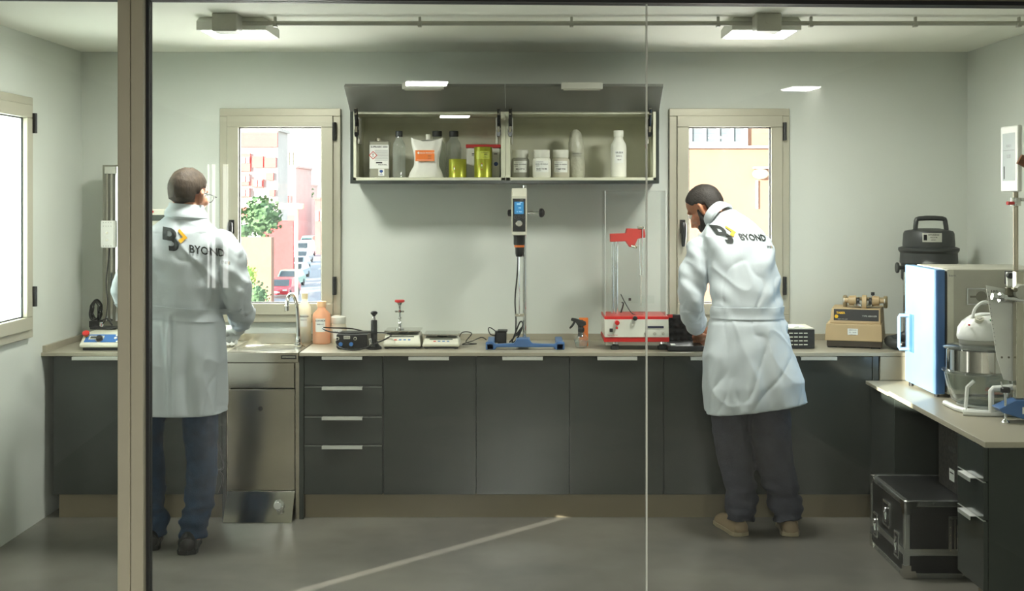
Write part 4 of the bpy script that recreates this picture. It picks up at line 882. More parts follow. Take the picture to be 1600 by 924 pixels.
# incubator oven with blue door
ox, oy0, oy1, oz0, oz1 = 2.0, 6.03, 6.50, T2+.015, 1.383
t = thing('lab_oven', 'bench oven cabinet with pale blue door on the low side worktop', 'oven', (2.28, 6.26, T2))
mat('oven_body', (178, 176, 162), .4); mat('oven_blue', (112, 146, 182), .35); mat('oven_edge', (58, 100, 152), .4)
MB().box(ox+.062, 2.575, oy0, oy1, oz0, oz1).build('body', 'oven_body', t, .004)
MB().box(ox+.062, ox+.064+.028, oy0-.002, oy0, oz0+.002, oz1-.002).build('hinge_strip', 'offwhite', t)
MB().box(ox+.05, ox+.062, oy0+.012, oy1-.012, oz0+.01, oz1-.01).build('door_seal', 'black', t)
d = MB().box(ox, ox+.05, oy0, oy1, oz0, oz1-.002).build('door', 'oven_blue', t, .004)
MB().box(ox+.006, ox+.049, oy0-.0015, oy0-.0002, oz0+.003, oz1-.005).build('door_edge', 'oven_edge', d)
hy = oy1-.06; mb = MB()
mb.tube([(ox, hy, 1.12), (ox-.045, hy, 1.12), (ox-.05, hy, 1.11), (ox-.05, hy, .955), (ox-.045, hy, .945), (ox, hy, .945)], .009, 10).build('door_handle', 'oven_blue', d, 0, True)
MB().box(ox-.006, ox-.0005, hy-.09, hy-.03, .935, 1.13).build('handle_recess', 'oven_edge', d, .012)
mb = MB(); vx, vz = X(1527, oy0), Z(463.5, oy0); mb.frame(vx-.052, vx+.05, vz-.040, vz+.040, .005, oy0-.005, oy0, 'chrome'); mb.box(vx-.048, vx+.046, oy0-.003, oy0, vz-.03, vz+.03, 'grey_plastic'); mb.cyl((vx+.018, oy0, vz), (vx+.018, oy0-.006, vz), .026, m='alu_dark'); mb.box(vx-.036, vx-.008, oy0-.005, oy0, vz-.006, vz+.004, 'alu_dark'); mb.build('vent_plate', 'chrome', t)
mb = MB(); mb.text('kern', .018, front(ox+.085, oz1-.03, oy0-.003), 'grey_text'); mb.build('maker_mark', 'grey_text', t)
for a in (ox+.02, 2.54):
    for b in (oy0+.03, oy1-.04): MB().cyl((a, b, T2 if b < 6.23 else .75), (a, b, oz0), .012).build('foot', 'rubber', t)
mb = MB(); mb.add([(ox-.0008, oy1-.03+.03*0-a, oz1-.06-b) for a, b in ((0, 0), (.08, 0), (.08, .04), (0, .04))], [(0, 1, 2, 3)]); mb.build('door_badge', 'paper', d)
# halogen glass oven
c = Vector((X(1539, 5.66), 5.70, T2))
gx, gy = c.x, c.y
t = thing('halogen_oven', 'round glass halogen oven with steel ring and white lid on stand', 'oven', c)
mb = MB(); mb.lathe(c, [(.105, .03), (.12, .034), (.135, .05), (.155, .12), (.166, .19), (.172, .196), (.172, .204), (.162, .204), (.158, .19), (.147, .12), (.128, .056), (.11, .04), (.02, .04)], 48); mb.build('glass_bowl', 'clear_glass', t, 0, True)
MB().lathe(c, [(.166, .198), (.176, .2), (.176, .207), (.166, .209)], 48).build('bowl_rim', 'clear_glass', t, 0, True)
MB().lathe(c, [(.156, .21), (.156, .32), (.150, .32), (.150, .21)], 48).build('steel_ring', 'steel_bright', t, 0, True)
mb = MB(); mb.lathe(c, [(.168, .322), (.170, .326), (.165, .332), (.10, .352), (.09, .352), (.155, .326)], 48); mb.build('glass_lid', 'clear_glass', t, 0, True)
MB().lathe(c, [(.094, .345), (.1, .355), (.1, .37), (.09, .372)], 36).build('lid_collar', 'grey_plastic', t, 0, True)
wl = mat('lid_white', (226, 228, 224), .3)
rings = []
for f, rx, ry, oxx in ((0, .108, .098, -.0), (.015, .112, .1, 0), (.06, .108, .096, 0), (.095, .095, .082, .006), (.125, .065, .058, .012), (.14, .025, .022, .016)):
    rings.append([(gx+.0+oxx+rx*math.cos(a), gy+ry*math.sin(a), T2+.372+f) for a in [2*PI*k/36 for k in range(36)]])
MB().loft(rings).build('lid_housing', wl, t, 0, True)
mb = MB(); q = lambda x, y, z: (gx+x, gy+y, T2+z)
MB().tube([q(-.055, -.03, .485), q(-.04, -.03, .54), q(.0, -.02, .572), q(.04, -.01, .56), q(.06, 0, .52), q(.05, .0, .48)], .0075, 10, smooth=5).build('carry_handle', wl, t, 0, True)
MB().cyl(q(-.035, -.06, .475), q(-.037, -.072, .492), .020, m='offwhite').cyl(q(-.037, -.072, .492), q(-.038, -.074, .495), .012, m='grey_plastic').build('timer_dial', 'offwhite', t, 0, True)
for (a, z_, cc) in ((-.082, .455, 'red'), (.015, .48, mat('green', (40, 140, 80), .5))):
    MB().ball(q(a, -.066 if a < 0 else -.07, z_), .0055, cc).build('indicator', cc, t, 0, True)
mb = MB(); 
for i in range(8): mb.box(gx+.0+i*.011, gx+.007+i*.011, gy-.101+.0035*abs(i-2), gy-.09, T2+.385, T2+.392)
mb.build('lid_vents', 'dark_text', t)
mb = MB(); w_ = wrap(gx, gy, T2+.12, .157, .001); mb.rect(.075, .002, lambda u, v: w_(u, v+.015), 'red', 6); mb.rect(.075, .002, lambda u, v: w_(u, v-.015), 'red', 6); mb.text('CAUTION HOT', .012, lambda u, v: w_(u, v+.004), 'red', True); mb.text('glass surface', .009, lambda u, v: w_(u, v-.008), 'red'); mb.build('caution_print', 'red', t)
# white stand frame
st = wl
mb = MB(); mb.tube([q(-.115, -.13, .013), q(.15, -.13, .013)], .013, 10); mb.tube([q(-.115, -.13, .013), q(-.135, -.05, .013), q(-.135, .1, .013)], .013, 10); mb.tube([q(.15, -.13, .013), q(.165, -.05, .013), q(.15, .1, .013)], .013, 10); mb.build('stand_base', st, t, 0, True)
MB().tube([q(-.03, -.195, .013), q(-.03, -.195, .115), q(-.022, -.195, .125), q(.11, -.195, .135)], .013, 10).build('stand_handle', st, t, 0, True)
MB().tube([q(-.145, -.165, .014), q(-.03, -.195, .013), q(.13, -.19, .013)], .014, 10).build('stand_rail', st, t, 0, True)
for s_ in (-.11, .11): MB().tube([q(s_, -.10, .02), q(s_, -.12, .12), q(s_*.75, -.13, .15)], .009, 8).build('stand_arm', st, t, 0, True)
MB().lathe(c, [(.1, .020), (.11, .022), (.11, .029), (.1, .030)], 36).build('stand_ring', st, t, 0, True)
for ch in t.children:
    if not ch.name.startswith('stand'):
        for v in ch.data.vertices: v.co.z = .03+(v.co.z-.03)*.86
# viscosimeter style upright apparatus at the right edge
Yv = 5.37
t = thing('test_apparatus', 'upright metal test apparatus with blue foot and perforated white plate, right edge', 'apparatus', (X(1592, Yv), Yv, T2))
mb = MB(); Yb = 5.37
mb.prism([(X(1557, Yb), T2+.062), (X(1563, Yb), T2+.045), (X(1606, Yb), T2+.008), (X(1650, Yb), T2+.008), (X(1650, Yb), T2+.10), (X(1586, Yb), T2+.098)], Yb-.03, Yb+.06); mb.build('blue_foot', 'stirrer_blue', t, .003)
MB().rect(.05, .03, front(X(1602, Yb), T2+.055, Yb-.0315), 'paper').build('foot_label', 'paper', t)
fz = X(1571, Yb-.02); MB().lathe((fz, Yb-.02, T2), [(.018, 0), (.018, .004), (.008, .014), (.006, .02), (.006, .135)], 18).build('levelling_screw', 'chrome', t, 0, True)
MB().lathe((fz, Yb-.02, T2), [(.018, .132), (.022, .136), (.022, .15), (.016, .155)], 8).build('screw_knob', 'black', t, .001)
MB().box(X(1588, Yv), X(1600, Yv), Yv, Yv+.04, T2+.10, Z(425, Yv)).build('upright_profile', 'steel', t, .002)
mb = MB(); mb.loft([[(X(a, Yv), Yv+.048, Z(b, Yv)) for a, b in ((1547, 447), (1592, 456), (1595, 600), (1575, 596), (1564, 560))], [(X(a, Yv), Yv+.052, Z(b, Yv)) for a, b in ((1547, 447), (1592, 456), (1595, 600), (1575, 596), (1564, 560))]]); 
for i in range(14): mb.cyl((X(1550.5+i*.9, Yv), Yv+.048, Z(458+i*6.4, Yv)), (X(1550.5+i*.9, Yv), Yv+.0475, Z(458+i*6.4, Yv)), .0018, n=6, m='grey_text')
for a in (1572, 1583): mb.cyl((X(a, Yv), Yv+.048, Z(561, Yv)), (X(a, Yv), Yv+.047, Z(561, Yv)), .005, n=10, m='alu_dark')
mb.text('5 KG', .014, front(X(1560, Yv), Z(457, Yv), Yv+.0472), 'dark_text', True)
mb.build('perforated_plate', 'white_plastic', t)
mb = MB(); zr = Z(466, Yv); mb.cyl((X(1551, Yv), Yv-.03, Z(463, Yv)), (X(1606, Yv), Yv-.03, Z(470, Yv)), .010); mb.cyl((X(1546, Yv), Yv-.03, Z(462.5, Yv)), (X(1553, Yv), Yv-.03, Z(463.5, Yv)), .014).cyl((X(1557, Yv), Yv-.03, Z(464, Yv)), (X(1562, Yv), Yv-.03, Z(464.5, Yv)), .021, n=8).cyl((X(1563, Yv), Yv-.03, Z(464.5, Yv)), (X(1568, Yv), Yv-.03, Z(465, Yv)), .016).build('clamp_rod', 'chrome', t, 0, True)
MB().box(X(1570, Yv), X(1592, Yv), Yv-.02, Yv+.0, Z(462, Yv), Z(449, Yv)).cyl((X(1580, Yv), Yv-.02, Z(452, Yv)), (X(1580, Yv), Yv-.05, Z(452, Yv)), .010).build('clamp_block', 'hinge_metal', t, .003)
mb = MB(); mb.lathe((X(1592, Yv), Yv-.02, Z(456, Yv)), [(.03, -.02), (.034, -.01), (.034, .01), (.03, .02)], 28, axis='y'); mb.build('pulley', 'grey_plastic', t, 0, True)
MB().tube([(X(1572, Yv), Yv+.06, Z(600, Yv)), (X(1580, Yv), Yv+.06, Z(625, Yv)), (X(1583, Yv), Yv+.06, T2+.12)], .0035, 8, smooth=3).build('white_tube', 'white_plastic', t, 0, True)
tag(MB().box(X(1590, 5.6), X(1600, 5.6), 5.60, 5.62, T2+.001, Z(590, 5.6)).build('red_folder', 'red', None, .001), 'red folder edge standing behind the upright test apparatus', 'folder')
# display on a pole
Yp = 5.86
t = thing('display_stand', 'white tablet display on a slim metal pole at right edge', 'display stand', (X(1587, Yp), Yp, T2))
MB().cyl((X(1587, Yp), Yp, T2), (X(1587, Yp), Yp, Z(300, Yp)), .0125, n=18).build('pole', 'pole', t, 0, True)
MB().cyl((X(1587, Yp), Yp, T2), (X(1587, Yp), Yp, T2+.012), .05).build('pole_base', 'alu_dark', t, .002)
MB().box(X(1575, 5.8), X(1596, 5.8), 5.80, 5.845, Z(445, 5.8), Z(424, 5.8)).build('pole_clamp', 'black', t, .003)
MB().box(X(1574, 5.78), X(1584, 5.78), 5.78, 5.80, Z(448, 5.78), Z(426, 5.78)).build('clamp_front', 'white_plastic', t, .002)
MB().cyl((X(1579, 5.76), 5.78, Z(431, 5.76)), (X(1579, 5.76), 5.75, Z(431, 5.76)), .014).build('clamp_knob', 'black', t, .002, True)
MB().cyl((X(1587, Yp), Yp, Z(322, Yp)), (X(1587, Yp), Yp, Z(309, Yp)), .024, n=20).cyl((X(1587, Yp), Yp, Z(312, Yp)), (X(1602, Yp), Yp, Z(312, Yp)), .008).build('pole_joint', 'steel_bright', t, .001, True)
MB().tube([(X(1581, Yp), Yp-.02, Z(317.5, Yp)), (X(1570, Yp), Yp-.03, Z(317.5, Yp))], [.007, .009], 10).build('joint_lever', 'red', t, 0, True)
# tablet, swivelled so it is seen at an angle
c = Vector((X(1580, Yp-.03), Yp-.03, Z(247, Yp))); W_, H_ = .19, .30
xf = Matrix.Translation(c) @ Matrix.Rotation(math.radians(-88), 4, 'Z')
MB(xf).box(-W_/2, W_/2, -.011, .011, -H_/2-.01, H_/2).build('tablet_frame', 'white_plastic', t, .006)
mb = MB(xf); mb.rect(W_-.05, H_-.075, lambda u, v: (u, -.0118, v+.004), mat('tablet_screen', (176, 184, 182), .2))
mb.rect(W_-.062, .002, lambda u, v: (u, -.0122, v+.035), 'grey_text'); mb.text('READY', .018, lambda u, v: (u, -.0122, v+.055), 'grey_text'); mb.text('0.00', .026, lambda u, v: (u, -.0122, v+.006), 'grey_text'); mb.rect(.012, .06, lambda u, v: (u-.05, -.0122, v-.07), 'dark_text')
mb.build('tablet_screen', 'tablet_screen', t)
MB().cyl((X(1587, Yp), Yp, Z(304, Yp)), (X(1587, Yp), Yp, Z(285, Yp)), .010).build('tablet_mount', 'chrome', t, 0, True)
tag(MB(Matrix.Translation((X(1599, 5.5), 5.5, Z(252, 5.5))) @ Matrix.Rotation(.5, 4, 'Y')).box(-.02, .12, -.01, .01, -.022, .022).build('wooden_bracket', mat('brown_wood', (112, 66, 34), .5, var=.2, stretch=(2, 20, 20))), 'brown slanted wooden arm at the right picture edge beside the display', 'arm')

# flight case
fx0, fx1, fy0, fy1, fh = 1.725, 2.33, 5.615, 6.17, .352
t = thing('flight_case', 'black flight case with aluminium edges and steel ball corners on floor', 'flight case', ((fx0+fx1)/2, (fy0+fy1)/2, 0))
mat('case_black', (20, 21, 21), .38, bump=.1, bs=200); mat('case_alu', (176, 180, 176), .25, .9)
sp_ = .105                                       # seam between base and lid
MB().box(fx0+.004, fx1-.004, fy0+.004, fy1-.004, .006, sp_-.003).build('case_base', 'case_black', t)
MB().box(fx0+.004, fx1-.004, fy0+.004, fy1-.004, sp_+.003, fh-.004).build('case_lid', 'case_black', t)
def edge(name, x0, x1, y0, y1, z0, z1, m='case_alu'): return MB().box(x0, x1, y0, y1, z0, z1).build(name, m, t, .003)
e = .026
for yy in (fy0, fy1-e): edge('edge_rail', fx0+.02, fx1-.02, yy, yy+e, fh-e, fh); edge('edge_rail', fx0+.02, fx1-.02, yy, yy+e, 0, e)
for xx in (fx0, fx1-e): edge('edge_rail', xx, xx+e, fy0+.02, fy1-.02, fh-e, fh); edge('edge_rail', xx, xx+e, fy0+.02, fy1-.02, 0, e)
for xx in (fx0, fx1-e):
    for yy in (fy0, fy1-e): edge('edge_rail', xx, xx+e, yy, yy+e, .02, fh-.02)
MB().box(fx0-.0015, fx1+.0015, fy0-.0015, fy1+.0015, sp_, sp_+.03).build('seam_band', 'case_alu', t)
for xx, sx_ in ((fx0, 1), (fx1, -1)):
    for yy, sy_ in ((fy0, 1), (fy1, -1)):
        for zz_, sz in ((0, 1), (fh, -1)):
            mb = MB(); mb.ball((xx+sx_*.016, yy+sy_*.016, zz_+sz*(.019 if sz > 0 else .016)), .019)
            for k in range(3):
                if k == 0: mb.prism([(xx-sx_*.0025, zz_+sz*.002), (xx+sx_*.06, zz_+sz*.002), (xx+sx_*.05, zz_+sz*.035), (xx+sx_*.03, zz_+sz*.035), (xx+sx_*.03, zz_+sz*.06), (xx-sx_*.0025, zz_+sz*.06)], yy-sy_*.0028, yy)
                elif k == 1: mb.prism([(yy-sy_*.0025, zz_+sz*.002), (yy+sy_*.06, zz_+sz*.002), (yy+sy_*.05, zz_+sz*.035), (yy+sy_*.03, zz_+sz*.035), (yy+sy_*.03, zz_+sz*.06), (yy-sy_*.0025, zz_+sz*.06)], xx-sx_*.0028, xx, 'x')
            mb.build('ball_corner', 'steel_bright', t, 0, True)
mb = MB()
for i in range(7):
    y_ = fy0+.07+i*.07
    for zz_ in (.013, fh-.013): mb.cyl((fx0-.001, y_, zz_), (fx0-.003, y_, zz_), .004, n=8)
    mb.cyl((fx0+.013, y_, fh-.001), (fx0+.013, y_, fh+.0015), .004, n=8)
for i in range(8):
    x_ = fx0+.07+i*.066
    for zz_ in (.013, fh-.013): mb.cyl((x_, fy0-.001, zz_), (x_, fy0-.003, zz_), .004, n=8)
mb.build('rivets', 'steel_bright', t, 0, True); 
def latch(cy, cz, w, h, name='butterfly_latch'):
    m = MB(); m.box(fx0-.003, fx0+.004, cy-w/2, cy+w/2, cz-h/2, cz+h/2, 'case_alu'); m.box(fx0-.0035, fx0+.004, cy-w/2+.011, cy+w/2-.011, cz-h/2+.011, cz+h/2-.011, 'black')
    m.box(fx0-.006, fx0-.002, cy-.012, cy+.012, cz-h*.32, cz+h*.32, 'chrome'); m.tube([(fx0-.009, cy-.01, cz-h*.2), (fx0-.009, cy+.01, cz+h*.05), (fx0-.009, cy-.008, cz+h*.25)], .003, 6, 'chrome')
    for a in (-1, 1):
        for b in (-1, 0, 1): m.cyl((fx0-.003, cy+a*(w/2-.006), cz+b*(h/2-.008)), (fx0-.006, cy+a*(w/2-.006), cz+b*(h/2-.008)), .003, n=8, m='steel_bright')
    m.build(name, 'case_alu', t)
latch(fy0+.115, .125, .07, .12); latch(fy1-.10, .125, .07, .12); latch((fy0+fy1)/2+.0, .225, .10, .12, 'side_handle')
m = MB(); hx, hz = fx0+.30, .20; m.frame(hx-.10, hx+.10, hz-.085, hz+.085, .014, fy0-.003, fy0+.004, 'case_alu'); m.box(hx-.086, hx+.086, fy0-.001, fy0+.004, hz-.071, hz+.071, 'black'); m.box(hx-.06, hx+.06, fy0-.012, fy0-.002, hz-.012, hz+.012, 'black')
m.box(hx-.062, hx-.054, fy0-.005, fy0-.001, hz-.07, hz+.07, 'chrome')
m.box(hx-.075, hx-.068, fy0-.0045, fy0, hz-.07, hz+.07, 'case_alu')
for a in (-1, 1):
    for i in range(5): m.cyl((hx+a*.093, fy0-.003, hz-.07+i*.035), (hx+a*.093, fy0-.006, hz-.07+i*.035), .0035, n=8, m='steel_bright')
m.build('recessed_handle', 'case_alu', t)
# printed black box on the case
t = thing('printed_box', 'black printed carton standing on the flight case under the worktop', 'carton', (2.2, 5.85, fh))
MB().box(2.005, 2.32, 5.64, 5.99, fh+.001, .66).build('carton', mat('carton', (24, 24, 24), .35, vs=60, varcol=(70, 66, 60)), t, .003)
m = MB()
def sd(cy, cz): return lambda u, v: (2.004, cy-u, cz+v)
m.rect(.07, .055, sd(5.80, .43), 'paper'); m.rect(.05, .006, (lambda u, v: (2.0035, 5.80-u, .44+v)), 'dark_text'); m.text('AUDIO', .03, sd(5.80, .55), 'grey_text', True); m.text('set', .024, sd(5.80, .51), 'grey_text'); m.build('carton_print', 'paper', t)
# ================================================================== the world outside
G = -6.0
mat('ground', (150, 148, 142), .9, var=.08, vs=.3); mat('asphalt', (150, 150, 154), .9, var=.05, vs=.5); mat('facade_white', (200, 192, 184), .8, vs=.5)
mat('facade_pink', (196, 96, 92), .8, vs=.5); mat('facade_red', (180, 66, 66), .8, vs=.5); mat('facade_peach', (146, 106, 86), .85, vs=.6); mat('win_dark', (96, 104, 108), .2); mat('win_pale', (176, 170, 160), .4)
mat('leaf', (84, 112, 74), .8, var=.25, vs=3); mat('leaf_light', (150, 180, 80), .8, var=.2, vs=4); mat('trunk', (110, 90, 70), .9); mat('lamp_cream', (226, 214, 180), .6); mat('paint_white', (232, 232, 226), .7)
mat('car_glass', (40, 48, 54), .1)
struct(MB().box(-160, 160, 20, 460, G-.5, G).build('floor_street_ground', 'ground'))
# road running away up the street
tag(MB().add([(X(395, 70), 70, G+.02), (X(700, 70), 70, G+.02), (X(505, 300), 300, G+.02), (X(478, 300), 300, G+.02)], [(0, 1, 2, 3)]).add([(X(395, 70), 70, G), (X(700, 70), 70, G), (X(505, 300), 300, G), (X(478, 300), 300, G)], [(3, 2, 1, 0)]).build('road', 'asphalt'), 'grey street running away past the parked cars', 'road', None, None)['kind'] = 'structure'
for i in range(3):
    Y0_ = 90+i*22; pxa = 485-(0)*i
    a = P(497+i*.5, 0, Y0_); tag(MB().box(a.x-.12, a.x+.12, Y0_, Y0_+15, G+.021, G+.04).build('lane_marking', 'paint_white'), 'white lane stripe on the street, '+('nearest', 'second nearest', 'third nearest', 'fourth', 'fifth', 'farthest')[i]+' from the window', 'road marking', 'street lane stripes')
def facade_building(name, label, x0, x1, y0, y1, z1, wall, wins, wm, bands=()):
    t = thing(name, label, 'building', ((x0+x1)/2, (y0+y1)/2, G))
    MB().box(x0, x1, y0, y1, G, z1).build('wall', wall, t)
    MB().box(x0-.2, x1+.2, y0-.2, y1+.2, z1, z1+.3).build('roof_slab', wall, t)
    for a, b, c_, d_, mm in bands: MB().box(a, b, y0-.3, y0-.002, c_, d_).build('coloured_bay', mm, t)
    for (a, b, c_, d_) in wins:
        f = MB().frame(a, b, c_, d_, .08, y0-.42, y0-.3 if bands else y0).build('window', 'paint_white', t)
        MB().box(a+.08, b-.08, y0-.38, y0-.32, c_+.08, d_-.08).build('pane', wm, f)
    return t
Yg = 118
def gx_(p): return X(p, Yg)
def gz_(p): return Z(p, Yg)
bands = [(gx_(300), gx_(434.5), gz_(230), gz_(207), 'facade_pink')]
wins = []
bl = [(300, 392, 240, 268), (395, 412, 244, 262), (414, 432, 246, 262), (300, 390, 272, 290), (394, 412, 280, 293), (416, 428, 270, 282), (300, 391, 294, 308), (421, 430, 296, 307), (300, 386, 324, 338)]
for a, b, c_, d_ in bl: bands.append((gx_(a), gx_(b), gz_(d_), gz_(c_), 'facade_pink'))
for a, c_ in ((379, 246), (386, 246), (379, 275), (386, 275), (398, 282), (405, 282), (379, 297), (386, 297)): wins.append((gx_(a), gx_(a+5), gz_(c_+9), gz_(c_)))
facade_building('apartment_building', 'tall white and pink apartment block at left of the street view', -44, gx_(434), Yg, Yg+5, gz_(205), 'facade_white', wins, 'win_pale', bands)
facade_building('corner_house', 'white house with red band beyond the apartment block', X(441, 200), X(462, 200), 200, 215, Z(262, 200), 'facade_white', [(X(447, 200), X(454, 200), Z(318, 200), Z(305, 200))], 'facade_red', [(X(441, 200), X(462, 200), Z(345, 200), Z(336, 200), 'facade_pink')])
facade_building('terrace_house', 'pale terraced house with red base further up the street', X(463, 240), X(476, 240), 240, 255, Z(290, 240), 'facade_white', [(X(466, 240), X(471, 240), Z(318, 240), Z(310, 240))], 'facade_red', [(X(463, 240), X(476, 240), Z(340, 240), Z(322, 240), 'facade_red')])
facade_building('row_house', 'pink and white row house on the right side of the street', X(492, 170), X(560, 170), 170, 260, Z(312, 170), 'facade_pink', [(X(494+i*7, 170), X(498+i*7, 170), Z(345, 170), Z(330, 170)) for i in range(5)], 'win_pale')
facade_building('hill_house', 'small white house at the end of the street', X(478, 280), X(494, 280), 280, 290, Z(322, 280), 'facade_white', [(X(483, 280), X(487, 280), Z(338, 280), Z(330, 280))], 'win_pale')
tag(MB().box(X(408, 112), X(458, 112), 112, 112.4, G, Z(345, 112)).build('red_wall', 'facade_red'), 'long red garden wall behind the round tree', 'wall')
tag(MB().box(X(330, 90), X(424, 90), 90, 91, G, Z(371, 90)).build('white_wall', 'facade_peach'), 'pale cream wall below the round tree in the street view', 'wall')
def tree(name, label, c, r, h, m, n=420, cat='tree'):
    t = thing(name, label, cat, (c[0], c[1], G)); random.seed(int(c[0]*10))
    if h > 0: MB().tube([(c[0], c[1], G), (c[0]+.1, c[1], c[2]-r*.4)], [.25, .15], 8).build('trunk', 'trunk', t)
    mb = MB(); mb.ball(c, (r*.7, r*.7, r*.75), n=12, k=8)
    for i in range(n):
        v = Vector((random.gauss(0, 1), random.gauss(0, 1), random.gauss(0, 1))).normalized()*r*random.uniform(.6, 1.05); s_ = r*random.uniform(.07, .14); p = Vector(c)+v
        a = Vector((random.gauss(0, 1), random.gauss(0, 1), random.gauss(0, 1))).normalized()*s_; b = a.orthogonal().normalized()*s_
        mb.add([p-a, p+b, p+a, p-b], [(0, 1, 2, 3)])
    mb.build('foliage', m, t)
tree('round_tree', 'round green street tree before the white and pink block', (X(409, 106), 106, Z(340, 106)), 1.75, 3, 'leaf')
tree('shrub', 'dark green shrub left of the white street wall', (X(379, 100), 100, Z(362, 100)), .8, 1, 'leaf', 160, 'shrub')
tree('shrub', 'light yellow-green shrub at the bottom left of the street view', (X(380, 60), 60, Z(432, 60)), .7, 1, 'leaf_light', 160, 'shrub')
tree('shrub', 'dusty green shrub on the bank beside the parked cars', (X(400, 86), 86, G+.9), 1.0, 0, 'leaf', 240, 'shrub')
tree('street_tree', 'small tree far up the street beside the lamp pole', (X(474, 230), 230, Z(300, 230)), 1.9, 3, 'leaf', 200)
def car(label, px, Y, col, kind='car', L=4.3, W_=1.8, H_=1.45, dy=0):
    m = mat('paint_'+label.split()[0], col, .3, coat=.4)
    x = X(px, Y); t = thing('parked_car' if kind == 'car' else 'parked_van', label, kind, (x, Y+L/2, G))
    xf = Matrix.Translation((x, Y, G+.02)) @ Matrix.Rotation(math.radians(-3), 4, 'Z')
    h1 = .85 if kind == 'car' else 1.1; mb = MB(xf)
    prof = [(0, .3), (0, .62), (.15, .72), (1.0, h1), (1.65, H_-.06), (2.1, H_), (3.3, H_), (4.0, h1+.08), (L, h1-.05), (L, .3)] if kind == 'car' else [(0, .3), (0, .9), (.25, 1.05), (.8, H_-.1), (1.1, H_), (L-.05, H_), (L, H_-.2), (L, .3)]
    lo = []; n_ = len(prof)
    mb.loft([[(-W_/2+.12*max(0, z-h1)/.6, y, z) for y, z in prof], [(W_/2-.12*max(0, z-h1)/.6, y, z) for y, z in prof]]); mb.build('car_body', m, t, .05)
    MB(xf).add([(-W_*.4, .98, h1+.02), (W_*.4, .98, h1+.02), (W_*.36, 1.60, H_-.08), (-W_*.36, 1.60, H_-.08)] if kind == 'car' else [(-W_*.42, .26, 1.15), (W_*.42, .26, 1.15), (W_*.4, .76, H_-.18), (-W_*.4, .76, H_-.18)], [(0, 1, 2, 3)]).build('windscreen', 'car_glass', t)
    MB(xf).box(-.26, .26, -.02, 0, .42, .54).build('number_plate', 'paper', t)
    for s_ in (-1, 1): MB(xf).box(s_*W_*.36-.17, s_*W_*.36+.17, -.02, .02, .58, .7).build('headlamp', 'paper', t)
    for y in (.8, L-.85):
        for s_ in (-1, 1): MB(xf).cyl((s_*(W_/2-.2), y, .3), (s_*(W_/2+.01), y, .3), .31, n=16).build('wheel', 'rubber', t)
car('red car parked nearest in the street seen through left window', 432, 95, (200, 40, 52))
car('mint green car parked just behind the red car', 444, 106, (150, 190, 168))
car('pale blue car parked third in the street row', 455, 118, (170, 190, 206))
car('silver car parked in the middle of the street row', 459, 131, (190, 194, 196))
car('grey car parked before the white van', 466, 146, (176, 178, 184))
car('white van parked toward the far end of the street row', 470, 162, (228, 228, 226), 'van', 4.8, 1.9, 2.1)
car('teal van parked farthest up the street', 478, 186, (120, 176, 164), 'van', 4.8, 1.9, 2.0)
lp = P(463.5, 330, 58)
t = thing('street_lamp', 'pale street lamp pole standing before the parked cars', 'street lamp', (lp.x, 58, G))
MB().cyl((lp.x, 58, G), (lp.x, 58, Z(322, 58)), .075).build('lamp_pole', 'lamp_cream', t)
MB().box(X(436, 58), X(474, 58), 57.8, 58.2, Z(327, 58), Z(318, 58)).build('lamp_head', 'lamp_cream', t, .05)
mb = MB(); 
t = thing('roof_antenna', 'thin roof antenna frame above the corner house', 'antenna', (X(452, 202), 202, Z(262, 200)))
for a in (446, 452, 458): MB().cyl((X(a, 202), 202, Z(262, 200)+.3), (X(a, 202), 202, Z(238, 202)), .12).build('mast', 'alu_dark', t)
# neighbour facade through the right window
Yn = 30; x0, x1 = X(1040, Yn), X(1330, Yn)
t = thing('neighbour_facade', 'peach rendered neighbour facade outside the right window', 'building', ((x0+x1)/2, Yn+3, G))
MB().box(x0, x1, Yn, Yn+6, G, 9).build('wall', 'facade_peach', t)
MB().box(x0, x1, Yn-.15, Yn-.002, Z(232, Yn), Z(228.5, Yn)).build('string_course', 'paint_white', t)
f = MB().frame(X(1060, Yn), X(1167, Yn), Z(228, Yn), Z(190, Yn), .09, Yn-.12, Yn-.002).build('window', 'paint_white', t)
for px in (1078, 1100, 1121, 1143): MB().box(X(px, Yn)-.035, X(px, Yn)+.035, Yn-.11, Yn-.02, Z(226, Yn), Z(190, Yn)).build('muntin', 'paint_white', f)
MB().box(X(1062, Yn), X(1165, Yn), Yn-.05, Yn-.01, Z(226, Yn), Z(191, Yn)).build('pane', 'win_dark', f)
lt = thing('wall_lamp', 'small domed wall lamp with conduit on the peach facade', 'wall lamp', (X(1188, Yn), Yn-.15, Z(285, Yn)))
MB().ball((X(1187, Yn), Yn-.12, Z(272, Yn)), (.20, .11, .13)).build('dome', 'lamp_cream', lt, 0, True)
MB().box(X(1176, Yn), X(1199, Yn), Yn-.24, Yn-.003, Z(264, Yn), Z(261, Yn)).build('lamp_hood', 'grey_plastic', lt)
MB().box(X(1181, Yn), X(1184, Yn), Yn-.06, Yn-.003, Z(326, Yn), Z(282, Yn)).build('lamp_conduit', 'paint_white', lt)
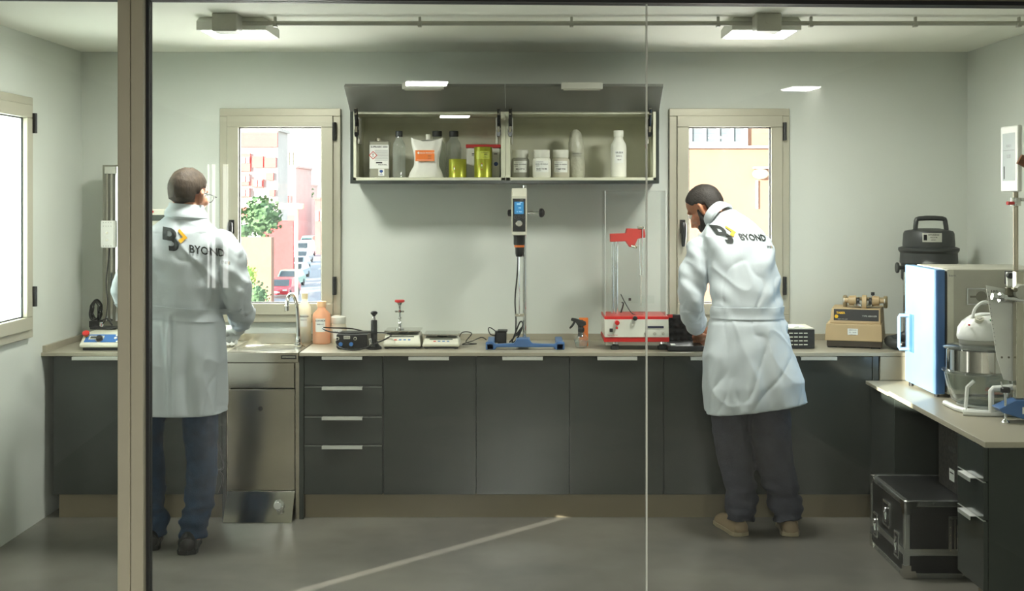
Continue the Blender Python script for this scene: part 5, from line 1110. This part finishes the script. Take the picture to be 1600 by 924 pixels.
# ================================================================== people
mat('skin', (196, 140, 112), .5, var=.06, vs=30, sss=.15); mat('skin_tan', (168, 112, 82), .5, var=.06, vs=30, sss=.15)
mat('hair_brown', (62, 50, 38), .75, var=.3, vs=40, bump=.3, bs=110, stretch=(1, 1, .3)); mat('hair_dark', (38, 32, 28), .7, var=.3, vs=60, bump=.25, bs=140)
mat('coat_white', (204, 212, 217), .72, var=.015, vs=4, bump=.12, bs=300, varcol=(200, 208, 213)); mat('jeans', (22, 50, 76), .85, var=.22, vs=14, bump=.3, bs=200)
mat('trouser_grey', (50, 52, 62), .85, var=.14, vs=12, bump=.3, bs=200); mat('shoe_black', (24, 24, 24), .5); mat('shoe_tan', (140, 122, 96), .6); mat('sole', (150, 138, 112), .7)
mat('logo_black', (30, 36, 34), .6, var=0); mat('logo_yellow', (240, 178, 24), .6, var=0)
def remesh(mb, name, m, parent, voxel, smooth=4, disp=None, fac=.6):
    o = mb.build('tmp_'+name, m, parent)
    r = o.modifiers.new('r', 'REMESH'); r.mode = 'VOXEL'; r.voxel_size = voxel; r.use_smooth_shade = True
    s_ = o.modifiers.new('s', 'SMOOTH'); s_.iterations = smooth; s_.factor = fac
    bpy.context.view_layer.update(); dg = bpy.context.evaluated_depsgraph_get()
    me = bpy.data.meshes.new_from_object(o.evaluated_get(dg)); par = o.parent; old = o.data
    bpy.data.objects.remove(o); bpy.data.meshes.remove(old)
    if disp:
        ns = [v.normal.copy() for v in me.vertices]; k = ORG[parent.name]
        for v, nn_ in zip(me.vertices, ns): v.co = disp(v.co+k, nn_)-k
    me.polygons.foreach_set('use_smooth', [True]*len(me.polygons)); me.update()
    me.materials.clear(); me.materials.append(MATS[m])
    o = bpy.data.objects.new(name, me); C.objects.link(o); o.parent = parent; ORG[o.name] = ORG[parent.name]
    return o
def bvh(o):
    k = ORG[o.name]; return BVHTree.FromPolygons([v.co+k for v in o.data.vertices], [tuple(p.vertices) for p in o.data.polygons])
def ring(c, rx, ry, tx=0, ty=0, n=36, p=2.4, rot=0):
    out_ = []
    for k in range(n):
        a = 2*PI*k/n; ca, sa = math.cos(a), math.sin(a)
        u = rx*math.copysign(abs(ca)**(2/p), ca); v = ry*math.copysign(abs(sa)**(2/p), sa)
        x = u*math.cos(rot)-v*math.sin(rot); y = u*math.sin(rot)+v*math.cos(rot)
        out_.append(Vector((c[0]+x, c[1]+y, c[2]+tx*x+ty*y)))
    return out_
def subdiv_tris(v, f, maxlen):
    """split long edges so that a flat print can follow cloth"""
    import bmesh
    bm = bmesh.new(); vs = [bm.verts.new((a, b, 0)) for a, b in v]
    for q in f:
        try: bm.faces.new([vs[i] for i in q])
        except ValueError: pass
    bmesh.ops.triangulate(bm, faces=bm.faces)
    for _ in range(5):
        ed = [e for e in bm.edges if e.calc_length() > maxlen]
        if not ed: break
        bmesh.ops.subdivide_edges(bm, edges=ed, cuts=1); bmesh.ops.triangulate(bm, faces=[g for g in bm.faces if len(g.verts) > 3])
    bm.verts.index_update(); rv = [(a.co.x, a.co.y) for a in bm.verts]; rf = [tuple(a.index for a in g.verts) for g in bm.faces]; bm.free(); return rv, rf
def printer(tree_, y0):
    last = [Vector((0, y0+.5, 0))]
    def pr(x, z, off):
        h = tree_.ray_cast(Vector((x, y0, z)), Vector((0, 1, 0)), 3)
        if h[0] is None:
            h = tree_.find_nearest(Vector((x, last[0].y, z)))
        p = h[0]; nrm = h[1]
        if nrm.y > 0: nrm = -nrm
        last[0] = p; return p+nrm*off
    return pr
def arc(cx, cy, r, a0, a1, n): return [(cx+r*math.cos(math.radians(a0+(a1-a0)*i/n)), cy+r*math.sin(math.radians(a0+(a1-a0)*i/n))) for i in range(n+1)]
def logo(tree_, y0, M2, parent, tb=.16, ib=-.26):
    """M2 maps logo units (1 = height of the B) to (x, z) on the back"""
    pr = printer(tree_, y0)
    # B: upper closed bowl with stem, lower open hook
    outer = [(0, 1), (.32, 1)]+arc(.38, .72, .28, 90, -52, 10)+arc(.47, .29, .30, 40, -90, 10)+[(.42, -.01), (.34, -.01), (.34, .19), (.44, .19)]+arc(.46, .30, .105, -80, 90, 8)+[(.0, .42)]
    outer = [(x_, y_) for x_, y_ in outer]
    v1 = [(.0, 1), (.34, 1)]+arc(.36, .715, .285, 85, -50, 9)+[(.5, .43), (.0, .43)]
    hole = [(.2, .86), (.34, .86)]+arc(.35, .72, .135, 80, -80, 6)+[(.2, .585)]
    # build as strips: ring between v1 and hole through a text-free polygon bridge
    mb = MB()
    def put(poly, m, off=.0035):
        f = [tuple(range(len(poly)))]; vv, ff = subdiv_tris(poly, f, .06)
        mb.add([pr(*M2(a, b), off) for a, b in vv], ff, m)
    put([(.0, 1), (.24, .84), (.24, .62), (.0, .43)], 'logo_black')                       # stem
    put([(.0, 1), (.36, 1), (.345, .84), (.24, .84)], 'logo_black')
    oa = arc(.36, .715, .285, 90, -60, 10); ia = arc(.345, .73, .11, 90, -90, 10)
    for i in range(10): put([oa[i], oa[i+1], ia[i+1], ia[i]], 'logo_black')
    put([(.0, .43), (.24, .62), (.345, .62), (.50, .47), (.46, .43)], 'logo_black')
    o2 = arc(.45, .29, .31, 62, -95, 12); i2 = arc(.42, .30, .10, 85, -85, 12)
    for i in range(12): put([o2[i], o2[i+1], i2[i+1], i2[i]], 'logo_black')
    put([(.42, -.02), (.28, -.02), (.28, .20), (.43, .20)], 'logo_black')
    put([(.30, .43), (.60, .56), (.60, .50), (.43, .43)], 'logo_black')
    put([(.72, .92), (.80, 1.0), (1.12, .68), (1.12, .62), (.98, .60)], 'logo_yellow', .0038)
    put([(1.12, .66), (.84, .37), (.73, .50), (.95, .68)], 'logo_yellow', .0038)
    v, f = textmesh('BYOND', .50, True)
    v, f = subdiv_tris(v, f, .06); mb.add([pr(*M2(a*.86+1.93, b+tb), .0038) for a, b in v], f, 'logo_black')
    v, f = textmesh('INN', .22, False); v, f = subdiv_tris(v, f, .1); mb.add([pr(*M2(a+2.72, b+ib), .0038) for a, b in v], f, 'logo_black')
    v, f = textmesh('/', .22, False); mb.add([pr(*M2(a+2.84, b+ib), .0026) for a, b in v], f, 'logo_yellow')
    return mb.build('coat_logo', 'logo_black', parent)
def band(tree_, cx, cy, pts_fn, a0, a1, n, off, name, m, parent, thick=.004):
    """cloth strip standing proud of the coat, from angle a0 to a1 round the axis"""
    mb = MB(); rows = []
    for i in range(n+1):
        a = math.radians(a0+(a1-a0)*i/n); d = Vector((math.cos(a), math.sin(a), 0)); zlo, zhi = pts_fn(a, i/n); col = []
        for q in range(5):
            z = zlo+(zhi-zlo)*q/4; o_ = Vector((cx, cy, z)); h = tree_.ray_cast(o_+d*.6, -d, .6); p = h[0] if h[0] else o_+d*.2
            col.append(p+d*off)
        rows.append((col, d))
    v = []; 
    for col, d in rows: v += col+[p-d*(off+.004) for p in col]
    f = []
    for i in range(n):
        for q in range(4): f.append((i*10+q, (i+1)*10+q, (i+1)*10+q+1, i*10+q+1))
        f.append((i*10+4, (i+1)*10+4, (i+1)*10+9, i*10+9)); f.append((i*10, i*10+5, (i+1)*10+5, (i+1)*10))
    f.append((0, 1, 2, 3, 4, 9, 8, 7, 6, 5)); k = n*10; f.append((k, k+5, k+6, k+7, k+8, k+9, k+4, k+3, k+2, k+1))
    return mb.add(v, f).build(name, m, parent, 0, True)
def hand(mb, wrist, fwd, down, side, curl=.6):
    """palm + four unequal bent fingers + thumb; fwd: along the forearm, down: towards the palm, side: thumb side"""
    w_ = Vector(wrist); f_ = Vector(fwd).normalized(); s_ = Vector(side).normalized(); d_ = f_.cross(s_).normalized()
    if d_.dot(Vector(down)) < 0: d_ = -d_
    mb.tube([w_-f_*.03, w_+f_*.01, w_+f_*.05, w_+f_*.085], [.026, .028, .036, .034], 12, flat=.5 if abs(d_.z) > .5 else 1)
    for i, (off, L) in enumerate(((.029, .072), (.010, .080), (-.010, .075), (-.028, .058))):
        b = w_+f_*.078+s_*off; p1 = b+(f_*math.cos(curl*.5)+d_*math.sin(curl*.5))*L*.45; p2 = p1+(f_*math.cos(curl*1.2)+d_*math.sin(curl*1.2))*L*.32; p3 = p2+(f_*math.cos(curl*1.8)+d_*math.sin(curl*1.8))*L*.25
        mb.tube([b-f_*.02, b, p1, p2, p3], [.0095, .0095, .0085, .0078, .006], 8)
    b = w_+f_*.02+s_*.028; mb.tube([b-s_*.01, b+s_*.018+f_*.025, b+s_*.022+f_*.05+d_*.012, b+s_*.014+f_*.068+d_*.022], [.013, .0115, .0098, .007], 8)
def head(mb, M):
    xf = mb.xf; mb.xf = M
    mb.ball((0, -.012, .045), (.077, .098, .088), n=24, k=14)           # cranium
    mb.ball((0, .012, -.02), (.066, .078, .075), n=20, k=12)            # face
    mb.ball((0, .045, -.070), (.044, .042, .036))                       # jaw
    mb.ball((0, .075, -.088), (.022, .018, .018))                       # chin
    mb.tube([(0, .083, .025), (0, .102, -.012), (0, .112, -.028), (0, .092, -.038)], [.010, .012, .015, .012], 10)   # nose
    mb.ball((-.013, .094, -.032), (.009, .011, .008)); mb.ball((.013, .094, -.032), (.009, .011, .008))
    mb.ball((0, .076, .034), (.054, .018, .012))                        # brow
    mb.ball((0, .087, -.055), (.024, .010, .007)); mb.ball((0, .085, -.066), (.021, .010, .007))                     # lips
    for s_ in (-1, 1):
        mb.ball((s_*.045, .062, -.015), (.022, .022, .022))
        mb.tube([(s_*.074, -.002, -.032), (s_*.083, -.010, -.012), (s_*.088, -.016, .012), (s_*.083, -.010, .028), (s_*.076, .002, .022)], [.008, .009, .010, .009, .006], 8)
        mb.ball((s_*.078, -.006, -.002), (.006, .014, .024))
    mb.xf = xf
def hair(parent, M, m, fn, amp=.004):
    """cap of hair hugging the skull; fn(direction) -> 0..1 coverage"""
    n, K = 56, 36; rings = []
    for i in range(1, K):
        t_ = PI*i/K; r_ = []
        for k in range(n):
            a = 2*PI*k/n; d = Vector((math.sin(t_)*math.cos(a), math.sin(t_)*math.sin(a), math.cos(t_)))
            c_ = max(0, min(1, fn(d))); s_ = .86+.20*c_
            p = Vector((0, -.012, .038))+Vector((d.x*.0775, d.y*.098, d.z*(.092 if d.z > 0 else .125)))*s_
            p += d*amp*noise.noise(d*9)*c_; r_.append(p)
        rings.append(r_)
    mb = MB(M); mb.loft(rings); return mb.build('hair', m, parent, 0, True)
def eyes(parent, M):
    for s_ in (-1, 1):
        MB(M).ball((s_*.031, .079, .008), .0125, 'paper').ball((s_*.031, .0875, .008), (.0062, .005, .0062), 'logo_black').build('eye', 'paper', parent, 0, True)
def shoe(x, y, L, w_, yaw, upper, sole_m, parent, label=None):
    M = Matrix.Translation((x, y, 0)) @ Matrix.Rotation(yaw, 4, 'Z'); mb = MB(M)
    pr = [(-.0, .032, .07), (.03, .038, .082), (.10, .037, .085), (.15, .040, .066), (.20, .045, .052), (.25, .042, .042), (L-.012, .028, .03)]
    pr = [(a, b*1.22, c) for a, b, c in pr]; rings = []
    for y_, hw, h in pr:
        rings.append([(hw*math.cos(a)*1.0, y_, .018+max(0, math.sin(a))*h*1.0 if math.sin(a) > 0 else .012) for a in [2*PI*k/20 for k in range(20)]])
    mb.loft(rings); mb.ball((0, .0, .045), (.038, .014, .034)); o = mb.build('shoe', upper, parent, 0, True)
    mb = MB(M); pl = [(math.copysign(1, s_)*hw*1.08, y_) for s_ in (1,) for y_, hw, h in pr]+[(.0, L)]+[(-hw*1.08, y_) for y_, hw, h in reversed(pr)]+[(0, -.012)]
    mb.prism(pl, 0.0005, .022, 'z'); mb.build('sole', sole_m, o, .003); return o
def trousers(parent, legs, pelvis, m, cuffz=.11):
    mb = MB(); mb.loft(pelvis)
    for L in legs: mb.tube(L[0], L[1], 20, smooth=5)
    cen = [(Vector(L[0][-1]), Vector(L[0][0])) for L in legs]
    def dsp(p, nn_):
        k = max(0, 1-abs(p.z-.15)/.18)
        d = noise.noise(Vector((p.x*5, p.y*5, p.z*4)))*.010+noise.noise(Vector((p.x*9, p.y*9, p.z*26)))*(.004+.024*k)+noise.noise(Vector((p.x*8+3, p.y*8, p.z*14+p.x*22)))*.007
        return p+nn_*d
    return remesh(mb, 'trousers', m, parent, .009, 3, dsp)

# ---------------------------------------------------------------- man at the sink (upright, seen from behind)
bx, by = -1.668, 6.10
man = thing('person', 'man in white lab coat and blue jeans standing at the sink, back turned', 'person', (bx, by, 0), None)
def q1(x, y, z): return Vector((bx+x, by+y, z))
H1 = Matrix.Translation(q1(.002, .03, 1.738)) @ Matrix.Rotation(math.radians(-24), 4, 'Z') @ Matrix.Rotation(math.radians(-8), 4, 'X') @ Matrix.Scale(1.06, 4)
mb = MB(); head(mb, H1)
mb.tube([q1(.0, .0, 1.52), q1(0, .0, 1.60), q1(.005, .015, 1.70)], [.075, .063, .06], 16)
mb.loft([ring(q1(0, 0, .95), .15, .10), ring(q1(0, 0, 1.15), .14, .09), ring(q1(0, 0, 1.4), .16, .09), ring(q1(0, 0, 1.52), .15, .07), ring(q1(0, 0, 1.58), .07, .05)])
for s_ in (-1, 1):
    mb.tube([q1(s_*.15, 0, 1.50), q1(s_*.25, .0, 1.27), q1(s_*.215, .20, 1.13), q1(s_*.175, .36, 1.055)], [.045, .04, .032, .026], 12, smooth=3)
    hand(mb, q1(s_*.172, .37, 1.05), (-s_*.45, .8, -.35), (0, 0, -1), (-s_, 0, 0), .5)
    a_, b_, c_, f_ = ((.07, .068, .045, 0) if s_ > 0 else (-.09, X(225, 6.1)-bx, X(233, 6.1)-bx, .06)); mb.tube([q1(a_, 0, .98), q1(b_, f_, .5), q1(c_, f_*.9-.01, .12), q1(c_, f_*.9, .05)], [.06, .045, .036, .03], 12)
remesh(mb, 'body', 'skin', man, .0055, 3)
hair(man, H1, 'hair_brown', lambda d: (1.4*(d.z+.66-max(0, d.y)*1.5+(.35 if d.z > .62 else 0)) - (.45 if (abs(d.x) > .8 and d.z < .05 and -.28 < d.y < .5) else 0))*3)
eyes(man, H1)
for s_ in (-1, 1):
    mb = MB(); hand(mb, q1(s_*.172, .37, 1.05), (-s_*.45, .8, -.35), (0, 0, -1), (-s_, 0, 0), .5); mb.tube([q1(s_*.19, .30, 1.085), q1(s_*.165, .39, 1.04)], [.034, .032], 12)
    remesh(mb, 'glove', 'paper', man, .0055, 2, lambda p, n_: p+n_*.0035)
# glasses
mb = MB(H1); 
for s_ in (-1, 1):
    mb.tube([(s_*.082, -.0, .018), (s_*.084, .05, .016), (s_*.078, .105, .012)], .0018, 6, smooth=2)
    mb.tube([(s_*.034+.026*math.cos(a), .112-abs(.026*math.cos(a)+.034)*.12, .006+.019*math.sin(a)) for a in [2*PI*k/16 for k in range(17)]], .0018, 6)
    mb.tube([(s_*.078, .105, .012), (s_*.06, .108, .010)], .0018, 6)
mb.tube([(-.009, .113, .010), (.009, .113, .010)], .0018, 6); mb.build('glasses', 'black', man)
# trousers
px_ = lambda p, Y=6.1: X(p, Y)-bx
trousers(man, [([q1(.068, .0, .90), q1(px_(313), .0, .62), q1(px_(314), .02, .40), q1(px_(308), .0, .20), q1(px_(303), -.01, .055)], [.092, .09, .078, .070, .070]),
               ([q1(-.09, .0, .90), q1(px_(225)-.0, .05, .62), q1(px_(226), .07, .40), q1(px_(232), .06, .20), q1(px_(235), .05, .055)], [.098, .088, .075, .068, .066])],
         [ring(q1(-.018, 0, .80), .155, .12), ring(q1(-.018, 0, .95), .165, .12), ring(q1(-.018, 0, 1.1), .155, .11)], 'jeans')
for (x, y, yaw) in ((px_(302), -.13, .2), (px_(238), -.06, .26)): shoe(bx+x, by+y+.02, .28, .09, yaw, 'shoe_black', 'rubber', man)
# coat
mb = MB(); c0 = px_(286)
mb.loft([ring(q1(c0, .0, .672), .205, .155), ring(q1(c0, .0, .80), .205, .152), ring(q1(c0, .0, 1.0), .203, .145), ring(q1(c0, .0, 1.16), .196, .132), ring(q1(c0, .0, 1.30), .203, .132),
         ring(q1(c0, .0, 1.42), .208, .13), ring(q1(c0+.0, .0, 1.50), .205, .118), ring(q1(c0, .0, 1.56), .185, .10), ring(q1(c0+.005, .005, 1.605), .135, .082), ring(q1(c0+.01, .01, 1.645), .088, .074), ring(q1(c0+.01, .01, 1.665), .078, .07)])
for s_ in (-1, 1):
    mb.tube([q1(s_*.15+c0, .0, 1.535), q1(s_*.20+c0, .0, 1.50), q1(s_*.245+c0, -.005, 1.40), q1(s_*.268+c0, -.01, 1.28), q1(s_*.262+c0, .06, 1.20), q1(s_*.225, .18, 1.145), q1(s_*.195, .29, 1.09)], [.055, .074, .075, .074, .072, .064, .052], 20, smooth=4)
def coat_disp(cx, cy, zbelt, hemz, seamx=None, A=1.0):
    def f(p, nn_):
        a = math.atan2(p.y-cy, p.x-cx); low = max(0, min(1, (zbelt-p.z)/.4))
        d = low*.010*math.sin(a*7+noise.noise(Vector((a*1.5, p.z*2, 1)))*3)
        d += noise.noise(Vector((p.x*8, p.y*8, p.z*1.8)))*.010+noise.noise(Vector((p.x*16+p.z*7, p.y*14, p.z*9-p.x*9)))*.003
        side = abs(p.x-cx)
        if side > .20 and p.z > zbelt-.1: d += noise.noise(Vector((p.x*9, p.y*9, p.z*20+p.x*14)))*.011
        if zbelt < p.z < zbelt+.40: d += .006*math.sin((p.z-abs(p.x-cx)*1.3)*30+noise.noise(p*4)*3)*max(0, min(1, (side-.05)/.1))
        if abs(p.z-zbelt) < .05 and side < .22: d -= .008*(1-abs(p.z-zbelt)/.05)
        if seamx is not None and p.y < cy and p.z < zbelt: d -= .010*math.exp(-((p.x-seamx)/.006)**2)-.007*math.exp(-((p.x-seamx+.016)/.008)**2)
        rg = 1-2.6*abs(noise.noise(Vector((p.x*5+p.z*4, p.y*5, p.z*1.6-p.x*2+5)))); d += .006*max(0, rg)**3
        rg = 1-2.6*abs(noise.noise(Vector((p.x*7-p.z*4, p.y*6, p.z*2+p.x*3+9)))); d -= .006*max(0, rg)**4
        k = max(0, min(1, (p.z-hemz-.06)/.15)); return p+Vector((nn_.x, nn_.y, nn_.z*k))*d*A
    return f
coat = remesh(mb, 'lab_coat', 'coat_white', man, .0075, 5, coat_disp(bx+c0, by, 1.165, .64, X(272, 6.0)))
tr = bvh(coat)
band(tr, bx+c0, by, lambda a, f: (1.138-.012*math.cos(a), 1.200-.014*math.cos(a)), 185, 355, 40, .006, 'half_belt', 'coat_white', man)
def collar(parent, cx, cy, cz, r0, r1, h, tilt=0, rollx=0, m='coat_white', k=(1, .92)):
    rings = []
    for f, rr in ((0, r0+.012), (.35, r0+.010), (.7, r1+.008), (1, r1+.003), (1.02, r1-.003), (.5, r1-.004), (-.1, r0-.004), (-.2, r0+.004)):
        rings.append([Vector((cx+rr*k[0]*math.cos(a), cy+rr*k[1]*math.sin(a)+f*h*tilt, cz+f*h+rollx*rr*math.cos(a)+(.012*math.sin(a) if 0 else 0)-max(0, math.sin(a))*.02)) for a in [2*PI*j/40 for j in range(40)]])
    return MB().loft(rings, None, False, True).build('collar', m, parent, 0, True)
collar(man, bx+c0+.012, by+.012, 1.640, .094, .080, .062, .1, -.08)
def L1(a, b):                                    # logo units to (x, z)
    ox_, oz_, s_, sl_ = X(250, 5.97), Z(390, 5.97), (390-355)/F*5.97, -.105
    return ox_+a*s_*1.0+(1-b)*s_*.10, oz_+b*s_+a*s_*sl_*1.3
logo(tr, by-1, L1, coat)
# ---------------------------------------------------------------- leaning man
bx2, by2 = X(1165, 6.35), 6.35
man2 = thing('person', 'bearded man in white lab coat and grey trousers leaning over the worktop', 'person', (bx2, by2, 0), None)
def q2(x, y, z): return Vector((bx2+x, by2+y, z))
def pp(px, py, dy): Y = by2+dy; return Vector((X(px, Y), Y, Z(py, Y)))
HR = Matrix.Rotation(math.radians(58), 4, 'Z') @ Matrix.Rotation(math.radians(-36), 4, 'X')
H2 = Matrix.Translation(pp(1103, 328, .20)) @ HR @ Matrix.Scale(1.0, 4)
mb = MB(); head(mb, H2)
mb.tube([pp(1138, 378, .12), pp(1126, 354, .14), pp(1108, 336, .19)], [.06, .058, .058], 16)
mb.loft([ring(pp(1168, 540, .0), .15, .10), ring(pp(1166, 480, .02), .14, .09), ring(pp(1160, 420, .05), .14, .08), ring(pp(1150, 395, .10), .11, .06), ring(pp(1142, 380, .11), .06, .04)])
mb.tube([pp(1105, 385, .10), pp(1084, 455, .12), pp(1086, 500, .30), pp(1090, 520, .38)], [.042, .038, .030, .025], 12, smooth=3)
hand(mb, pp(1091, 522, .39), (.15, .85, -.35), (0, 0, -1), (1, 0, 0), .8)
mb.tube([pp(1185, 385, .12), pp(1178, 450, .32), pp(1135, 500, .46)], [.042, .038, .028], 12, smooth=3)
hand(mb, pp(1130, 505, .47), (-.8, .4, -.3), (0, 0, -1), (0, 1, 0), .8)
for s_, a, b in ((-1, 1140, 1153), (1, 1200, 1235)):
    mb.tube([pp(a+5*s_, 560, 0), pp(a+8*s_, 690, .03), pp(b, 790, .02), pp(b, 815, .02)], [.075, .05, .034, .03], 12)
remesh(mb, 'body', 'skin_tan', man2, .0055, 3)
hair(man2, H2, 'hair_dark', lambda d: (1.5*(d.z+.64-max(0, d.y)*1.45) - (.5 if (abs(d.x) > .8 and d.z < .05 and -.28 < d.y < .5) else 0))*3, .002)
eyes(man2, H2)
mb = MB(H2); rings = []
mb.ball((0, .044, -.074), (.050, .050, .041), n=24, k=14)
for s_ in (-1, 1): mb.tube([(s_*.066, .012, .01), (s_*.068, .016, -.03), (s_*.052, .034, -.066), (s_*.03, .06, -.09)], [.009, .014, .02, .02], 10, smooth=3)
remesh(mb, 'beard', 'hair_dark', man2, .005, 2, lambda p, n_: p+n_*noise.noise(p*60)*.002)
trousers(man2, [([pp(1145, 590, .0), pp(1140, 660, .01), pp(1152, 730, .03), pp(1160, 780, .01), pp(1158, 815, -.01)], [.10, .094, .088, .080, .076]),
                ([pp(1195, 590, .0), pp(1203, 660, .01), pp(1212, 730, .03), pp(1226, 780, .0), pp(1232, 814, -.02)], [.10, .106, .094, .080, .078])],
         [ring(pp(1170, 610, 0), .165, .12), ring(pp(1170, 560, 0), .17, .12), ring(pp(1168, 510, .0), .16, .11)], 'trouser_grey')
for px, yaw in ((1158, .22), (1235, -.12)): shoe(X(px, 6.32), 6.335-.015, .28, .09, yaw, 'shoe_tan', 'sole', man2)
mb = MB()
def cr_(pl, pr, py, dy, ry, tx=0, ty=0, p=2.4):
    Y = by2+dy; a, b = X(pl, Y), X(pr, Y); return ring(((a+b)/2, Y, Z(py, Y)), (b-a)/2, ry, tx, ty, p=p)
mb.loft([cr_(1103, 1264, 637, -.01, .16, .13), cr_(1099, 1256, 600, -.01, .16, .10), cr_(1101, 1238, 550, .0, .15, .05), cr_(1110, 1225, 495, .02, .138, .0), cr_(1112, 1217, 460, .035, .135, .02, -.12),
         cr_(1107, 1214, 420, .06, .13, .04, -.22), cr_(1099, 1207, 392, .085, .12, .05, -.3), cr_(1094, 1198, 374, .11, .105, .05, -.35), cr_(1100, 1176, 354, .125, .085, .12, -.4), cr_(1107, 1152, 340, .14, .072, .25, -.45)])
mb.tube([pp(1118, 372, .12), pp(1100, 388, .13), pp(1087, 425, .12), pp(1080, 462, .12), pp(1083, 492, .19), pp(1086, 512, .32)], [.055, .074, .073, .074, .066, .052], 20, smooth=4)
mb.tube([pp(1170, 372, .13), pp(1186, 388, .16), pp(1186, 425, .26), pp(1172, 455, .36), pp(1145, 485, .43)], [.055, .068, .068, .064, .05], 20, smooth=4)
coat2 = remesh(mb, 'lab_coat', 'coat_white', man2, .0075, 5, coat_disp(bx2, by2+.02, Z(491, by2), .64, None))
tr2 = bvh(coat2)
zb2 = Z(491, 6.22)
band(tr2, X(1167, 6.37), by2+.02, lambda a, f: (zb2-.030+.0*math.cos(a), zb2+.028), 184, 356, 40, .006, 'half_belt', 'coat_white', man2)
def collar2():
    ax = (pp(1104, 330, .17)-pp(1132, 352, .10)).normalized(); c_ = pp(1124, 339, .135); Mr = ax.to_track_quat('Z', 'Y').to_matrix().to_4x4(); rings = []
    for f, rr in ((0, .092), (.4, .089), (.8, .082), (1, .077), (1.02, .072), (.5, .070), (-.1, .077), (-.2, .085)):
        rings.append([Matrix.Translation(c_) @ Mr @ Vector((rr*math.cos(a), rr*.92*math.sin(a), f*.05-.008)) for a in [2*PI*j/40 for j in range(40)]])
    return MB().loft(rings, None, False, True).build('collar', 'coat_white', man2, 0, True)
collar2()
def L2(a, b):
    Y = 6.24; s_ = .031*Y/F*1000; ox_, oy_ = 1116, 353       # shear of the print on the leaning back
    px = ox_+a*31+(1-b)*17.5*max(.0, 1-a*.2); py = oy_+(1-b)*28+a*1.5
    return X(px, Y), Z(py, Y)
logo(tr2, by2-1, L2, coat2, .39, -.10)
# black cable hanging in front of the cabinet by the sink
cable('hanging_cable', [(X(300, 6.55), 6.62, .70), (X(318, 6.55), 6.62, .56), (X(335, 6.55), 6.62, .42), (X(344, 6.55), 6.62, .30), (X(335, 6.55), 6.62, .27), (X(312, 6.55), 6.61, .265), (X(308, 6.55), 6.61, .28), (X(322, 6.55), 6.62, .30), (X(343, 6.55), 6.62, .24), (X(337, 6.55), 6.62, .15)], .005, 'black cable hanging down beside the jeans of the man at the sink')
